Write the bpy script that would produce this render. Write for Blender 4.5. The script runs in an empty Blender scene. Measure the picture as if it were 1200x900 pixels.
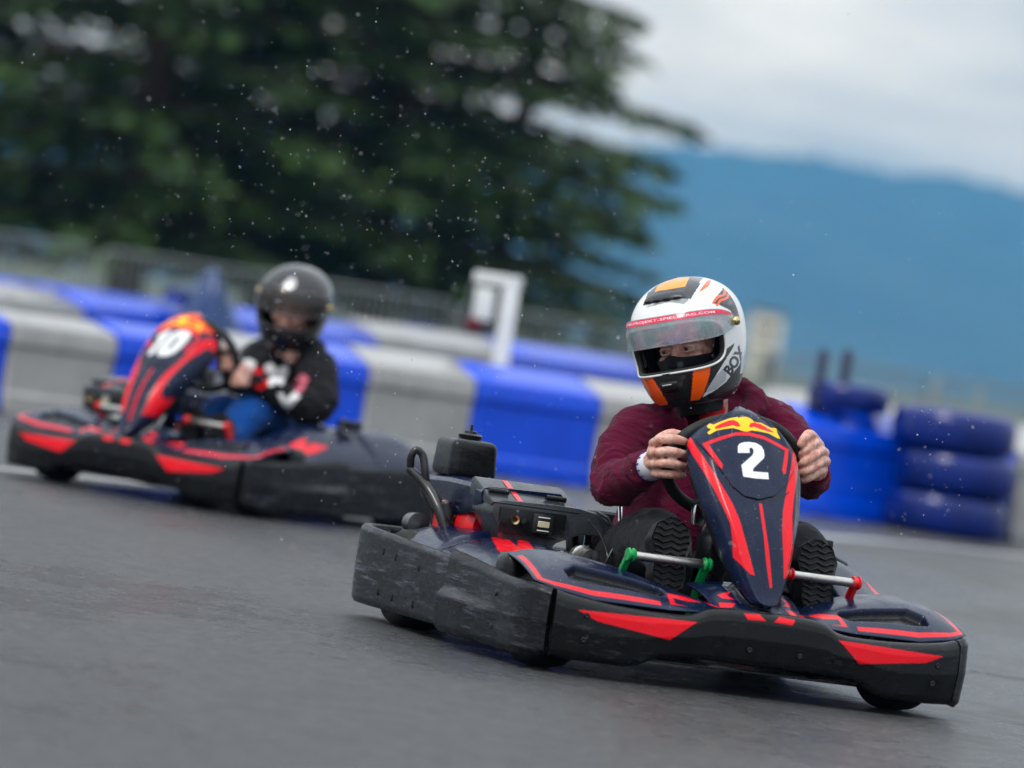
import bpy, bmesh, math, random
import numpy as np
from mathutils import Vector, Matrix
random.seed(7); rng = np.random.default_rng(7)
S = bpy.context.scene
COL = S.collection
# ------------------------------------------------------------------ camera
F_PX, ROLL, PITCH, CAM_H = 6000.0, math.radians(8.5), 0.01022, 0.88   # photo 1200x900
_r = np.array([1., 0, 0]); _f = np.array([0, math.cos(PITCH), -math.sin(PITCH)]); _u = np.array([0, math.sin(PITCH), math.cos(PITCH)])
CR = math.cos(ROLL)*_r + math.sin(ROLL)*_u
CU = -math.sin(ROLL)*_r + math.cos(ROLL)*_u
CP = np.array([0, 0, CAM_H])
cam = bpy.data.cameras.new('camera'); cam_o = bpy.data.objects.new('camera', cam); COL.objects.link(cam_o)
cam.sensor_width = 36.0; cam.lens = F_PX/1200*36; cam.clip_end = 30000
cam_o.matrix_world = Matrix(((CR[0], CU[0], -_f[0], 0), (CR[1], CU[1], -_f[1], 0), (CR[2], CU[2], -_f[2], CAM_H), (0, 0, 0, 1)))
cam.dof.use_dof = True; cam.dof.focus_distance = 14.15; cam.dof.aperture_fstop = 2.5
S.camera = cam_o
# ------------------------------------------------------------------ world, sun, exposure
SUN_EL, SUN_AZ = math.radians(48), math.radians(215)     # azimuth clockwise from +Y: behind the camera, to its left
w = bpy.data.worlds.new('World'); S.world = w; w.use_nodes = True
nt = w.node_tree; nt.nodes.clear()
def N(t, **k):
    n = nt.nodes.new(t)
    for a, b in k.items(): setattr(n, a, b)
    return n
L = lambda a, b: nt.links.new(a, b)
out = N('ShaderNodeOutputWorld'); bg = N('ShaderNodeBackground'); bg.inputs[1].default_value = 0.1
sky = N('ShaderNodeTexSky', sky_type='NISHITA', sun_disc=False); sky.sun_elevation = SUN_EL; sky.sun_rotation = SUN_AZ
tc = N('ShaderNodeTexCoord'); sep = N('ShaderNodeSeparateXYZ'); L(tc.outputs['Generated'], sep.inputs[0])
mz = N('ShaderNodeMath', operation='MULTIPLY'); mz.inputs[1].default_value = 2.6; L(sep.outputs[2], mz.inputs[0])
comb = N('ShaderNodeCombineXYZ'); L(sep.outputs[0], comb.inputs[0]); L(sep.outputs[1], comb.inputs[1]); L(mz.outputs[0], comb.inputs[2])
noi = N('ShaderNodeTexNoise'); noi.inputs['Scale'].default_value = 9.0; noi.inputs['Detail'].default_value = 6; noi.inputs['Roughness'].default_value = .52; noi.inputs['Distortion'].default_value = .3
mp = N('ShaderNodeMapping'); mp.inputs['Location'].default_value = (0.35, 0.0, 0.14); L(comb.outputs[0], mp.inputs[0]); L(mp.outputs[0], noi.inputs['Vector'])
rmp = N('ShaderNodeValToRGB'); e = rmp.color_ramp.elements
e[0].position = .36; e[0].color = (2.85, 3.25, 3.65, 1); e[1].position = .66; e[1].color = (6.7, 7.1, 7.5, 1)
L(noi.outputs[0], rmp.inputs[0])
mixc = N('ShaderNodeMixRGB'); mixc.inputs[0].default_value = .93; L(sky.outputs[0], mixc.inputs[1]); L(rmp.outputs[0], mixc.inputs[2])
zc_ = N('ShaderNodeMath', operation='MAXIMUM'); zc_.inputs[1].default_value = 0.; L(sep.outputs[2], zc_.inputs[0])
gr = N('ShaderNodeMath', operation='MULTIPLY_ADD'); gr.inputs[1].default_value = 2.0; gr.inputs[2].default_value = 1.0; L(zc_.outputs[0], gr.inputs[0])   # CIE overcast sky: L = Lz (1 + 2 sin e) / 3
gm = N('ShaderNodeVectorMath', operation='SCALE'); L(mixc.outputs[0], gm.inputs[0]); L(gr.outputs[0], gm.inputs['Scale'])
L(gm.outputs[0], bg.inputs[0]); L(bg.outputs[0], out.inputs[0])
sun = bpy.data.lights.new('sun', 'SUN'); sun.energy = 1.5; sun.angle = math.radians(16); sun.color = (1, .96, .9)
sun_o = bpy.data.objects.new('sun', sun); COL.objects.link(sun_o)
sd = Vector((math.sin(SUN_AZ)*math.cos(SUN_EL), math.cos(SUN_AZ)*math.cos(SUN_EL), math.sin(SUN_EL)))
sun_o.rotation_euler = sd.to_track_quat('Z', 'Y').to_euler()
S.view_settings.view_transform = 'Standard'; S.view_settings.look = 'None'; S.view_settings.gamma = 1; S.view_settings.exposure = 0.22
S.render.engine = 'CYCLES'
try:
    S.cycles.use_denoising = True; S.cycles.denoiser = 'OPENIMAGEDENOISE'
    S.cycles.max_bounces = 8; S.cycles.transparent_max_bounces = 16; S.cycles.volume_bounces = 1
    S.cycles.use_adaptive_sampling = False
except Exception: pass
# ------------------------------------------------------------------ projection helpers
def proj(P):
    d = np.asarray(P, float) - CP; wv = d @ _f
    return np.stack([600 + F_PX*(d @ CR)/wv, 450 - F_PX*(d @ CU)/wv], -1)
def ray(x, y): return _f + (x-600)/F_PX*CR - (y-450)/F_PX*CU
def ground(x, y, z=0.):
    d = ray(x, y); return CP + d*((z-CAM_H)/d[2])
def atY(x, y, Y):
    d = ray(x, y); return CP + d*(Y/d[1])
class Frame:
    def __init__(s, o, deg):
        a = math.radians(deg); s.o = np.array([o[0], o[1], 0.]); s.deg = deg
        s.M = np.array([[math.cos(a), -math.sin(a), 0], [math.sin(a), math.cos(a), 0], [0, 0, 1]])
    def w(s, p): return np.asarray(p, float) @ s.M.T + s.o
    def l(s, p): return (np.asarray(p, float) - s.o) @ s.M
    def px(s, p): return proj(s.w(p))
    def un(s, x, y, axis, val):
        c = s.l(CP); d = s.M.T @ ray(x, y); return c + d*((val-c[axis])/d[axis])
    def Y(s, x, y, yl): return s.un(x, y, 1, yl)
K2 = Frame((.499, 14.394), 202)
K10 = Frame((-1.09, 21.0), 144)
# ------------------------------------------------------------------ mesh helpers
def obj(name, me, mat=None, parent=None):
    o = bpy.data.objects.new(name, me); COL.objects.link(o)
    if mat is not None:
        for m in (mat if isinstance(mat, (list, tuple)) else [mat]): me.materials.append(m)
    if parent is not None: o.parent = parent
    return o
def empty(name, loc=(0, 0, 0), rz=0, parent=None):
    o = bpy.data.objects.new(name, None); COL.objects.link(o); o.location = loc; o.rotation_euler = (0, 0, rz); o.empty_display_size = .1
    if parent is not None: o.parent = parent
    return o
def tag(o, label, cat, group=None, kind=None):
    o['label'] = label; o['category'] = cat
    if group: o['group'] = group
    if kind: o['kind'] = kind
    return o
def struct(o, kind='structure'): o['kind'] = kind; return o
def mesh(verts, faces, smooth=True, sharp=None, cols=None):
    me = bpy.data.meshes.new('m')
    me.from_pydata([tuple(map(float, v)) for v in verts], [], [tuple(map(int, f)) for f in faces]); me.update()
    bm = bmesh.new(); bm.from_mesh(me); bmesh.ops.recalc_face_normals(bm, faces=bm.faces); bm.to_mesh(me); bm.free()
    if smooth:
        me.polygons.foreach_set('use_smooth', [True]*len(me.polygons))
        if sharp: me.set_sharp_from_angle(angle=math.radians(sharp))
    if cols is not None: setcol(me, cols)
    me.update(); return me
def setcol(me, cols):
    a = me.color_attributes.new('Col', 'FLOAT_COLOR', 'POINT')
    c = np.ones((len(me.vertices), 4), np.float32); c[:, :3] = cols
    a.data.foreach_set('color', c.ravel())
def gridfaces(n, m, cu=False, cv=False, off=0):
    I = np.arange(n*m).reshape(n, m)
    if cu: I = np.vstack([I, I[:1]])
    if cv: I = np.hstack([I, I[:, :1]])
    q = np.stack([I[:-1, :-1], I[1:, :-1], I[1:, 1:], I[:-1, 1:]], -1).reshape(-1, 4)
    return (q+off).tolist()
def grid(A, cu=False, cv=False, caps=False, **k):
    n, m = A.shape[:2]; f = gridfaces(n, m, cu, cv)
    if caps:
        f.append(list(range(m))[::-1]); f.append(list(range((n-1)*m, n*m)))
    return mesh(A.reshape(-1, 3), f, **k)
def spline(P, n):
    """Catmull-Rom resample of points (any dimension) to n samples, even in chord length."""
    P = np.asarray(P, float)
    if len(P) < 3:
        t = np.linspace(0, 1, n)[:, None]; return P[0]*(1-t)+P[-1]*t
    d = np.r_[0, np.cumsum(np.linalg.norm(np.diff(P[:, :min(3, P.shape[1])], axis=0), axis=1)+1e-9)]
    t = np.linspace(0, d[-1], n); i = np.clip(np.searchsorted(d, t, 'right')-1, 0, len(P)-2)
    h = (d[i+1]-d[i])[:, None]; s = ((t-d[i])[:, None])/h
    T = np.zeros_like(P); T[1:-1] = (P[2:]-P[:-2])/(d[2:]-d[:-2])[:, None]; T[0] = (P[1]-P[0])/(d[1]-d[0]); T[-1] = (P[-1]-P[-2])/(d[-1]-d[-2])
    return (2*s**3-3*s**2+1)*P[i]+(s**3-2*s**2+s)*h*T[i]+(-2*s**3+3*s**2)*P[i+1]+(s**3-s**2)*h*T[i+1]
def lerpc(x, xs, ys): return np.interp(x, xs, ys)
def smoothc(x, xs, ys):
    """smooth 1-D interpolation"""
    P = np.stack([np.asarray(xs, float), np.asarray(ys, float)], 1); Q = spline(P, 400); return np.interp(x, Q[:, 0], Q[:, 1])
def tube_arr(P, R, seg=12, flat=None):
    """closed tube with rounded ends: verts array, faces"""
    P = np.asarray(P, float); n = len(P); R = np.broadcast_to(np.asarray(R, float), (n,)) if np.ndim(R) < 2 else np.asarray(R)
    T = np.gradient(P, axis=0); T /= np.linalg.norm(T, axis=1)[:, None]+1e-12
    ref = np.array([0, 0, 1.]) if abs(T[0][2]) < .9 else np.array([1., 0, 0])
    nrm = np.cross(T[0], ref); nrm /= np.linalg.norm(nrm)
    V = []; a = np.linspace(0, 2*math.pi, seg, endpoint=False)
    rings = []
    for i in range(n):
        nrm = nrm - T[i]*(nrm @ T[i]); nrm /= np.linalg.norm(nrm); b = np.cross(T[i], nrm)
        rings.append((P[i], nrm.copy(), b, R[i], T[i]))
    def ring(p, nn, b, r, k=1.):
        r1, r2 = (r if np.ndim(r) else (r, r)); return p + k*(r1*np.cos(a)[:, None]*nn + r2*np.sin(a)[:, None]*b)
    c0 = rings[0]; c1 = rings[-1]
    rr0 = float(np.mean(c0[3])); rr1 = float(np.mean(c1[3]))
    for ph in (80, 45, 20): V.append(ring(c0[0]-c0[4]*rr0*math.sin(math.radians(ph))*.6, c0[1], c0[2], c0[3], math.cos(math.radians(ph))))
    for c in rings: V.append(ring(c[0], c[1], c[2], c[3]))
    for ph in (20, 45, 80): V.append(ring(c1[0]+c1[4]*rr1*math.sin(math.radians(ph))*.6, c1[1], c1[2], c1[3], math.cos(math.radians(ph))))
    A = np.array(V); f = gridfaces(A.shape[0], seg, False, True); f.append(list(range(seg))[::-1]); f.append(list(range((A.shape[0]-1)*seg, A.shape[0]*seg)))
    return A.reshape(-1, 3), f
def tube(P, R, seg=10, n=None, sm=True):
    P = np.asarray(P, float)
    if n is not None:
        RR = np.broadcast_to(np.asarray(R, float), (len(P),))
        Q = spline(np.c_[P, RR], n) if sm else None
        P, R = Q[:, :3], Q[:, 3]
    v, f = tube_arr(P, R, seg); return mesh(v, f)
def join(parts):
    V = []; Fc = []; o = 0
    for v, f in parts:
        V.append(np.asarray(v, float)); Fc += [[i+o for i in q] for q in f]; o += len(v)
    return np.vstack(V), Fc
def rbox_bm(size, r=.01, seg=2, taper=None):
    bm = bmesh.new(); bmesh.ops.create_cube(bm, size=1)
    for v in bm.verts:
        v.co = Vector((v.co.x*size[0], v.co.y*size[1], v.co.z*size[2]))
        if taper and v.co.z > 0: v.co.x *= taper[0]; v.co.y *= taper[1]
    if r > 0: bmesh.ops.bevel(bm, geom=list(bm.edges), offset=r, segments=seg, profile=.6, affect='EDGES')
    return bm
def rbox(size, loc=(0, 0, 0), r=.01, seg=2, rot=None, taper=None):
    bm = rbox_bm(size, r, seg, taper)
    M = Matrix.Translation(loc) @ (rot.to_4x4() if rot else Matrix.Identity(4)); bm.transform(M)
    me = bpy.data.meshes.new('m'); bm.to_mesh(me); bm.free()
    me.polygons.foreach_set('use_smooth', [True]*len(me.polygons)); me.set_sharp_from_angle(angle=math.radians(40)); return me
def lathe(profile, seg=32, axis='x', loc=(0, 0, 0), sharp=35):
    """profile: (along axis, radius)"""
    a = np.linspace(0, 2*math.pi, seg, endpoint=False); pr = np.asarray(profile, float)
    A = np.zeros((len(pr), seg, 3)); c = np.cos(a)[None]*pr[:, 1:2]; s = np.sin(a)[None]*pr[:, 1:2]; h = pr[:, :1]+0*c
    A[:] = np.stack({'x': (h, c, s), 'y': (c, h, s), 'z': (c, s, h)}[axis], -1); A += np.array(loc)
    return grid(A, cv=True, sharp=sharp)
def prism(poly, y0, y1, axes=(0, 2, 1), bev=.004):
    """polygon in two axes, extruded along the third from y0 to y1, edges bevelled"""
    bm = bmesh.new(); vs = []
    for p in poly:
        c = [0, 0, 0]; c[axes[0]] = p[0]; c[axes[1]] = p[1]; c[axes[2]] = y0; vs.append(bm.verts.new(c))
    f = bm.faces.new(vs); r = bmesh.ops.extrude_face_region(bm, geom=[f]); d = [0, 0, 0]; d[axes[2]] = y1-y0
    bmesh.ops.translate(bm, verts=[g for g in r['geom'] if isinstance(g, bmesh.types.BMVert)], vec=d)
    bmesh.ops.recalc_face_normals(bm, faces=bm.faces)
    if bev: bmesh.ops.bevel(bm, geom=list(bm.edges), offset=bev, segments=2, profile=.6, affect='EDGES')
    me = bpy.data.meshes.new('m'); bm.to_mesh(me); bm.free()
    me.polygons.foreach_set('use_smooth', [True]*len(me.polygons)); me.set_sharp_from_angle(angle=math.radians(40)); return me
def pip(P, poly):
    """points in polygon, vectorised"""
    x, y = P[:, 0], P[:, 1]; poly = np.asarray(poly, float); ins = np.zeros(len(P), bool); j = len(poly)-1
    for i in range(len(poly)):
        xi, yi = poly[i]; xj, yj = poly[j]
        c = ((yi > y) != (yj > y))
        with np.errstate(all='ignore'): ins ^= c & (x < (xj-xi)*(y-yi)/(yj-yi+1e-12)+xi)
        j = i
    return ins
def solidify(o, t, off=-1):
    m = o.modifiers.new('thickness', 'SOLIDIFY'); m.thickness = t; m.offset = off; return o
def zoomc(pts, x0, y0, k): return [(x0+p[0]*k, y0+p[1]*k) for p in pts]
def text_tris(txt, size=1.0, bold=0.0, shear=0.0):
    cu = bpy.data.curves.new('t', 'FONT'); cu.body = txt; cu.size = size; cu.offset = bold; cu.align_x = 'CENTER'; cu.align_y = 'CENTER'; cu.resolution_u = 3; cu.shear = shear
    o = bpy.data.objects.new('t', cu); COL.objects.link(o); dg = bpy.context.evaluated_depsgraph_get()
    me = o.evaluated_get(dg).to_mesh(); me.calc_loop_triangles()
    V = np.array([v.co[:2] for v in me.vertices]); T = np.array([t.vertices[:] for t in me.loop_triangles])
    tr = V[T]; o.evaluated_get(dg).to_mesh_clear(); bpy.data.objects.remove(o); bpy.data.curves.remove(cu); return tr
def in_tris(P, tris):
    ins = np.zeros(len(P), bool)
    for t in tris:
        lo = t.min(0); hi = t.max(0); k = np.where((P[:, 0] >= lo[0]) & (P[:, 0] <= hi[0]) & (P[:, 1] >= lo[1]) & (P[:, 1] <= hi[1]))[0]
        if len(k): ins[k] |= pip(P[k], t)
    return ins
# ------------------------------------------------------------------ materials
def srgb(r, g, b): return tuple(((c/255)/12.92 if c/255 <= .04045 else ((c/255+.055)/1.055)**2.4) for c in (r, g, b))
class Mat:
    def __init__(s, name):
        s.m = bpy.data.materials.new(name); s.m.use_nodes = True; s.t = s.m.node_tree; s.b = s.t.nodes['Principled BSDF']
        s.tc = s.t.nodes.new('ShaderNodeTexCoord')
    def n(s, t, ins=None, **k):
        x = s.t.nodes.new(t)
        for a, b in k.items(): setattr(x, a, b)
        for a, b in (ins or {}).items():
            if hasattr(b, 'is_linked') or hasattr(b, 'links'): s.t.links.new(b, x.inputs[a])
            else: x.inputs[a].default_value = b
        return x
    def l(s, a, b): s.t.links.new(a, s.b.inputs[b] if isinstance(b, str) else b)
    def noise(s, scale, detail=4, rough=.5, stretch=None, coord='Object', dist=0):
        v = s.tc.outputs[coord]
        if stretch: v = s.n('ShaderNodeMapping', {'Vector': v, 'Scale': stretch}).outputs[0]
        return s.n('ShaderNodeTexNoise', {'Vector': v, 'Scale': scale, 'Detail': detail, 'Roughness': rough, 'Distortion': dist}).outputs[0]
    def ramp(s, f, stops):
        r = s.n('ShaderNodeValToRGB', {'Fac': f}); e = r.color_ramp.elements
        while len(e) < len(stops): e.new(.5)
        for i, (p, c) in enumerate(stops):
            e[i].position = p; e[i].color = (c, c, c, 1) if np.ndim(c) == 0 else (*c, 1)
        return r.outputs[0]
    def mix(s, f, a, b, mode='MIX'):
        x = s.n('ShaderNodeMixRGB', blend_type=mode)
        for i, v in ((0, f), (1, a), (2, b)):
            if hasattr(v, 'links'): s.t.links.new(v, x.inputs[i])
            else: x.inputs[i].default_value = v if np.ndim(v) == 0 else (*v, 1)
        return x.outputs[0]
    def bump(s, h, strength=.3, dist=.002, prev=None):
        x = s.n('ShaderNodeBump', {'Height': h, 'Strength': strength, 'Distance': dist})
        if prev is not None: s.t.links.new(prev, x.inputs['Normal'])
        s.l(x.outputs[0], 'Normal'); return x.outputs[0]
    def set(s, **k):
        for a, b in k.items():
            a = a.replace('_', ' ')
            s.b.inputs[a].default_value = (*b, 1) if np.ndim(b) == 1 and len(b) == 3 and len(s.b.inputs[a].default_value) == 4 else b
        return s
def plain(name, col, rough=.5, metal=0., var=.25, scale=30, bump=.15, coat=0., **k):
    M = Mat(name); n = M.noise(scale, 5); M.l(M.mix(n, tuple(c*(1-var) for c in col), tuple(min(1, c*(1+var)) for c in col)), 'Base Color')
    M.set(**{'Roughness': rough, 'Metallic': metal, 'Coat_Weight': coat, 'Specular_IOR_Level': .4, **k})
    r = M.ramp(M.noise(scale*.6, 4), [(.3, max(0, rough-.1)), (.7, min(1, rough+.12))]); M.l(r, 'Roughness')
    if bump: M.bump(M.noise(scale*6, 3), bump, .001)
    return M.m
def wet_drops(M, strength=.5, scale=150, prev=None):
    v = M.n('ShaderNodeTexVoronoi', {'Vector': M.tc.outputs['Object'], 'Scale': scale, 'Randomness': 1.})
    h = M.ramp(v.outputs['Distance'], [(.0, 1.), (.16, .8), (.30, 0.)])
    g = M.ramp(M.noise(scale*.2, 2), [(.48, 0.), (.6, 1.)])
    return M.bump(M.mix(1., h, g, 'MULTIPLY'), strength, .0022, prev)
def scuffed(name, base=(.006, .0063, .0075), amount=.5, scuffcol=(.16, .17, .2), drops=True, spec=.3):
    M = Mat(name)
    a = M.noise(7, 5, .6, (1, 1, 9)); b = M.noise(26, 5, .65, (1, .6, 9.)); big = M.noise(3.3, 3)
    sc = M.mix(1., M.ramp(a, [(.52, 0.), (.63, 1.)]), M.ramp(b, [(.40, 0.), (.60, 1.)]), 'MULTIPLY')
    sc = M.mix(1., sc, M.ramp(big, [(.38, 0.), (.60, amount)]), 'MULTIPLY')
    thin = M.ramp(M.noise(40, 3, .5, (1, 1, 16)), [(.60, 0.), (.68, amount*.5)])
    f = M.mix(1., sc, thin, 'ADD')
    dust = M.mix(M.ramp(M.noise(14, 6, .6), [(.35, 0.), (.75, .5)]), base, tuple(c*1.8+.002 for c in base))
    col = M.mix(f, dust, scuffcol)
    M.l(col, 'Base Color'); M.l(M.ramp(M.noise(20, 5), [(.3, .17), (.7, .36)]), 'Roughness'); M.set(Specular_IOR_Level=spec)
    p = M.bump(M.noise(420, 2), .12, .0008); p = M.bump(f, .25, .002, p)
    if drops: wet_drops(M, .35, 130, p)
    return M.m
def painted(name, rough=.20, coat=.12, drops=True, dirt=.04):
    M = Mat(name); at = M.n('ShaderNodeVertexColor', layer_name='Col').outputs[0]
    d = M.ramp(M.noise(26, 6, .62), [(.4, 0.), (.8, dirt)]); sx_ = M.ramp(M.noise(60, 2, .5, (1, .12, 1), dist=.6), [(.69, 0.), (.72, .35)]); M.l(M.mix(sx_, M.mix(d, at, (.13, .14, .155)), (.2, .21, .23)) if drops and rough > .17 else M.mix(d, at, (.13, .14, .155)), 'Base Color')
    M.set(Coat_Weight=coat, Coat_Roughness=.12, Specular_IOR_Level=.25); M.l(M.ramp(M.noise(18, 5), [(.3, rough-.06), (.7, rough+.16)]), 'Roughness')
    if drops: wet_drops(M, .5, 120)
    return M.m
NAVY = srgb(4, 19, 50); RED = srgb(226, 8, 30); WHITE = (.8, .8, .8); BLK = (.012, .012, .014); ORANGE = srgb(250, 92, 8); YEL = srgb(250, 198, 20); SLATE = srgb(58, 72, 92)
MAT = {}
MAT['plastic'] = scuffed('scuffed_black_plastic', amount=.30)
MAT['plastic_worn'] = scuffed('worn_black_plastic', (.0075, .008, .0098), .75, (.12, .13, .165), spec=.2)
MAT['plastic_plain'] = plain('black_plastic', (.006, .0064, .0075), .28, scale=40, bump=.25)
MAT['paint'] = painted('decal_film')
MAT['helmet'] = painted('helmet_paint', .16, .8, True, .06)
MAT['rubber'] = plain('tyre_rubber', (.009, .009, .009), .65, scale=50, bump=.4)
MAT['alu'] = plain('brushed_steel', (.55, .53, .49), .3, 1., scale=70, bump=.1)
MAT['chrome'] = plain('chrome', (.75, .76, .78), .12, 1., scale=30, bump=0)
MAT['frame'] = plain('black_tube', (.016, .016, .018), .3, 0, scale=60, bump=.3, coat=.3)
MAT['green'] = plain('green_anodised', srgb(10, 150, 75), .34, .1, coat=.3)
MAT['redpart'] = plain('red_anodised', srgb(215, 14, 26), .34, .05, coat=.4)
MAT['grey'] = plain('grey_plastic', (.045, .05, .058), .26, scale=45, bump=.25)
MAT['lcd'] = plain('display_glass', srgb(196, 190, 160), .3, coat=.3)
MAT['brass'] = plain('brass', (.6, .45, .22), .25, 1.)
def cloth(name, col, fold=.5, sheen=.06, wet=.3, attr=False):
    M = Mat(name)
    c = M.n('ShaderNodeVertexColor', layer_name='Col').outputs[0] if attr else None
    n = M.noise(14, 6, .6); lo = tuple(x*.78 for x in col); hi = tuple(min(1, x*1.18) for x in col)
    base = M.mix(n, lo, hi) if not attr else M.mix(1., c, M.mix(n, (.8, .8, .8), (1.1, 1.1, 1.1)), 'MULTIPLY')
    M.l(base, 'Base Color'); M.set(Roughness=.9, Sheen_Weight=sheen, Sheen_Roughness=.5, Specular_IOR_Level=.12)
    p = M.bump(M.noise(900, 2), .25, .0008); p = M.bump(M.noise(11, 3, .5, (1, 1, 2.2), dist=1.6), fold, .016, p)
    return M.m
MAT['hoodie'] = cloth('maroon_sweatshirt', srgb(82, 10, 40), .6)
MAT['cuff'] = cloth('maroon_rib', srgb(102, 10, 44), .15)
MAT['black_hoodie'] = cloth('black_sweatshirt', (1, 1, 1), .5, attr=True)
MAT['trousers'] = cloth('charcoal_cloth', (.018, .018, .022), .3)
MAT['jeans'] = cloth('blue_denim', srgb(8, 62, 128), .4)
MAT['black_cloth'] = cloth('black_knit', (.008, .008, .011), .25)
MAT['shirt'] = cloth('red_shirt', srgb(190, 16, 30), .2)
M = Mat('skin'); M.l(M.mix(M.ramp(M.noise(55, 5, .6), [(.32, 0.), (.68, 1.)]), srgb(178, 112, 98), srgb(232, 190, 172)), 'Base Color'); M.set(Roughness=.45, Subsurface_Weight=.12, Subsurface_Radius=(.012, .005, .003)); M.bump(M.noise(260, 3), .15, .0008); MAT['skin'] = M.m
MAT['sole'] = plain('shoe_sole_rubber', (.005, .005, .006), .5, scale=40, bump=.3)
MAT['shoe'] = plain('shoe_upper', (.007, .007, .008), .6, scale=40, bump=.3)
MAT['eye'] = plain('eye_white', (.40, .36, .34), .15, var=.04, bump=0)
MAT['iris'] = plain('iris', (.03, .025, .022), .1, bump=0)
MAT['band'] = plain('wristband', (.6, .62, .7), .5)
MAT['bandblue'] = plain('wristband_print', srgb(40, 50, 150), .5)
M = Mat('visor_film'); M.set(Base_Color=(.62, .66, .7), Roughness=.08, Transmission_Weight=.0, Specular_IOR_Level=.6, Coat_Weight=.5)
fr = M.n('ShaderNodeLayerWeight', {'Blend': .35}).outputs[1]
sm = M.ramp(M.noise(22, 6, .65, dist=.8), [(.3, .24), (.7, .50)])
M.l(M.ramp(M.noise(7, 3), [(.25, (.16, .26, .40)), (.42, (.46, .36, .44)), (.56, (.24, .40, .42)), (.75, (.5, .44, .34))]), 'Base Color')
M.l(sm, 'Alpha'); M.set(Thin_Film_Thickness=420., Thin_Film_IOR=1.5); wet_drops(M, .4, 170); MAT['visor'] = M.m
MAT['strip'] = painted('visor_strip', .2, .5, False, .15)
def blockmat(name, col, dirt):
    M = Mat(name); n = M.noise(1.6, 6, .62); n2 = M.noise(5, 5, .6, (1, 1, .35))
    f = M.mix(1., M.ramp(n, [(.42, 0.), (.72, 1.)]), M.ramp(n2, [(.35, .2), (.7, 1.)]), 'MULTIPLY')
    mk = M.mix(1., M.ramp(M.noise(3.2, 4, .6, (1, 1, 6)), [(.60, 0.), (.68, .75)]), M.ramp(M.noise(.9, 2), [(.45, 0.), (.6, 1.)]), 'MULTIPLY'); M.l(M.mix(mk, M.mix(f, col, dirt), tuple(c*.22 for c in dirt)), 'Base Color'); M.set(Roughness=.22, Specular_IOR_Level=.45); M.bump(M.noise(60, 3), .15, .003); return M.m
MAT['bblue'] = blockmat('blue_barrier_plastic', (.0, .070, .72), (.0, .035, .38))
MAT['bwhite'] = blockmat('white_barrier_plastic', (.35, .35, .345), (.15, .148, .14))
MAT['btyre'] = blockmat('blue_painted_rubber', (.0, .014, .17), (.0, .006, .05))
MAT['tarp'] = blockmat('dark_blue_tarpaulin', srgb(10, 52, 104), srgb(12, 30, 60))
MAT['galv'] = plain('galvanised_steel', (.20, .225, .22), .5, .2, scale=8)
MAT['wpost'] = plain('white_post_paint', (.72, .74, .73), .4, scale=8)
MAT['dpost'] = plain('dark_post', (.02, .022, .06), .5)
MAT['signred'] = plain('signal_red', srgb(110, 24, 40), .4)
MAT['bark'] = plain('conifer_bark', (.045, .032, .022), .9, scale=6, bump=.6)
# ------------------------------------------------------------------ ground
def asphalt():
    M = Mat('wet_asphalt'); co = M.tc.outputs['Object']
    agg = M.n('ShaderNodeTexVoronoi', {'Vector': co, 'Scale': 130., 'Randomness': 1.})
    big = M.noise(.45, 6, .65, (1, .35, 1)); mid = M.noise(5, 5, .6)
    g = M.ramp(agg.outputs['Color'], [(.15, (.03, .031, .032)), (.6, (.068, .069, .070)), (.92, (.20, .198, .194))])
    col = M.mix(M.ramp(mid, [(.3, .0), (.75, .55)]), g, (.050, .051, .052)); col = M.mix(M.ramp(big, [(.38, 0.), (.62, .7)]), col, (.080, .081, .082))
    rg = M.noise(20, 8, .78); col = M.mix(M.ramp(rg, [(.36, .75), (.56, 0.)]), col, (.016, .0165, .017)); col = M.mix(M.ramp(rg, [(.56, 0.), (.72, .8)]), col, (.18, .182, .182))
    M.l(col, 'Base Color')
    M.l(M.mix(M.ramp(big, [(.42, 0.), (.56, 1.)]), M.ramp(mid, [(.3, .16), (.7, .30)]), M.ramp(mid, [(.3, .38), (.7, .55)])), 'Roughness')
    p = M.bump(M.noise(2.0, 4), .25, .02); p = M.bump(rg, .8, .022, p); p = M.bump(M.noise(70, 4, .7), .7, .010, p); p = M.bump(M.ramp(agg.outputs['Distance'], [(0., 1.), (.6, 0.)]), .55, .004, p); M.bump(M.noise(420, 3), .4, .002, p)
    return M.m
MAT['asphalt'] = asphalt()
rd = obj('road', mesh([(-60, 2, 0), (60, 2, 0), (60, 64, 0), (-60, 64, 0)], [(0, 1, 2, 3)], False), MAT['asphalt']); struct(rd)
M = Mat('far_ground'); M.l(M.mix(M.noise(.02, 5), (.045, .06, .03), (.07, .085, .045)), 'Base Color'); M.set(Roughness=.9)
gd = obj('ground', mesh([(-9000, -600, -.03), (9000, -600, -.03), (9000, 9000, -.03), (-9000, 9000, -.03)], [(0, 1, 2, 3)], False), M.m); struct(gd)
# painted line behind the rear kart
M = Mat('road_paint'); M.l(M.mix(M.ramp(M.noise(30, 6, .7), [(.45, 0.), (.65, .8)]), (.7, .7, .68), (.12, .12, .12)), 'Base Color'); M.set(Roughness=.35); MAT['line'] = M.m
lp = spline([ground(-90, 541)[:2], ground(20, 552)[:2], ground(200, 571)[:2], ground(400, 594)[:2], ground(490, 603)[:2], ground(700, 618)[:2], ground(1000, 632)[:2], ground(1230, 655)[:2]], 60)
tn = np.gradient(lp, axis=0); tn /= np.linalg.norm(tn, axis=1)[:, None]; nn = np.stack([-tn[:, 1], tn[:, 0]], 1)
A = np.zeros((60, 2, 3)); A[:, 0, :2] = lp-nn*.07; A[:, 1, :2] = lp+nn*.07; A[..., 2] = .004
struct(obj('road_marking_line', grid(A, smooth=False), MAT['line']))
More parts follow.
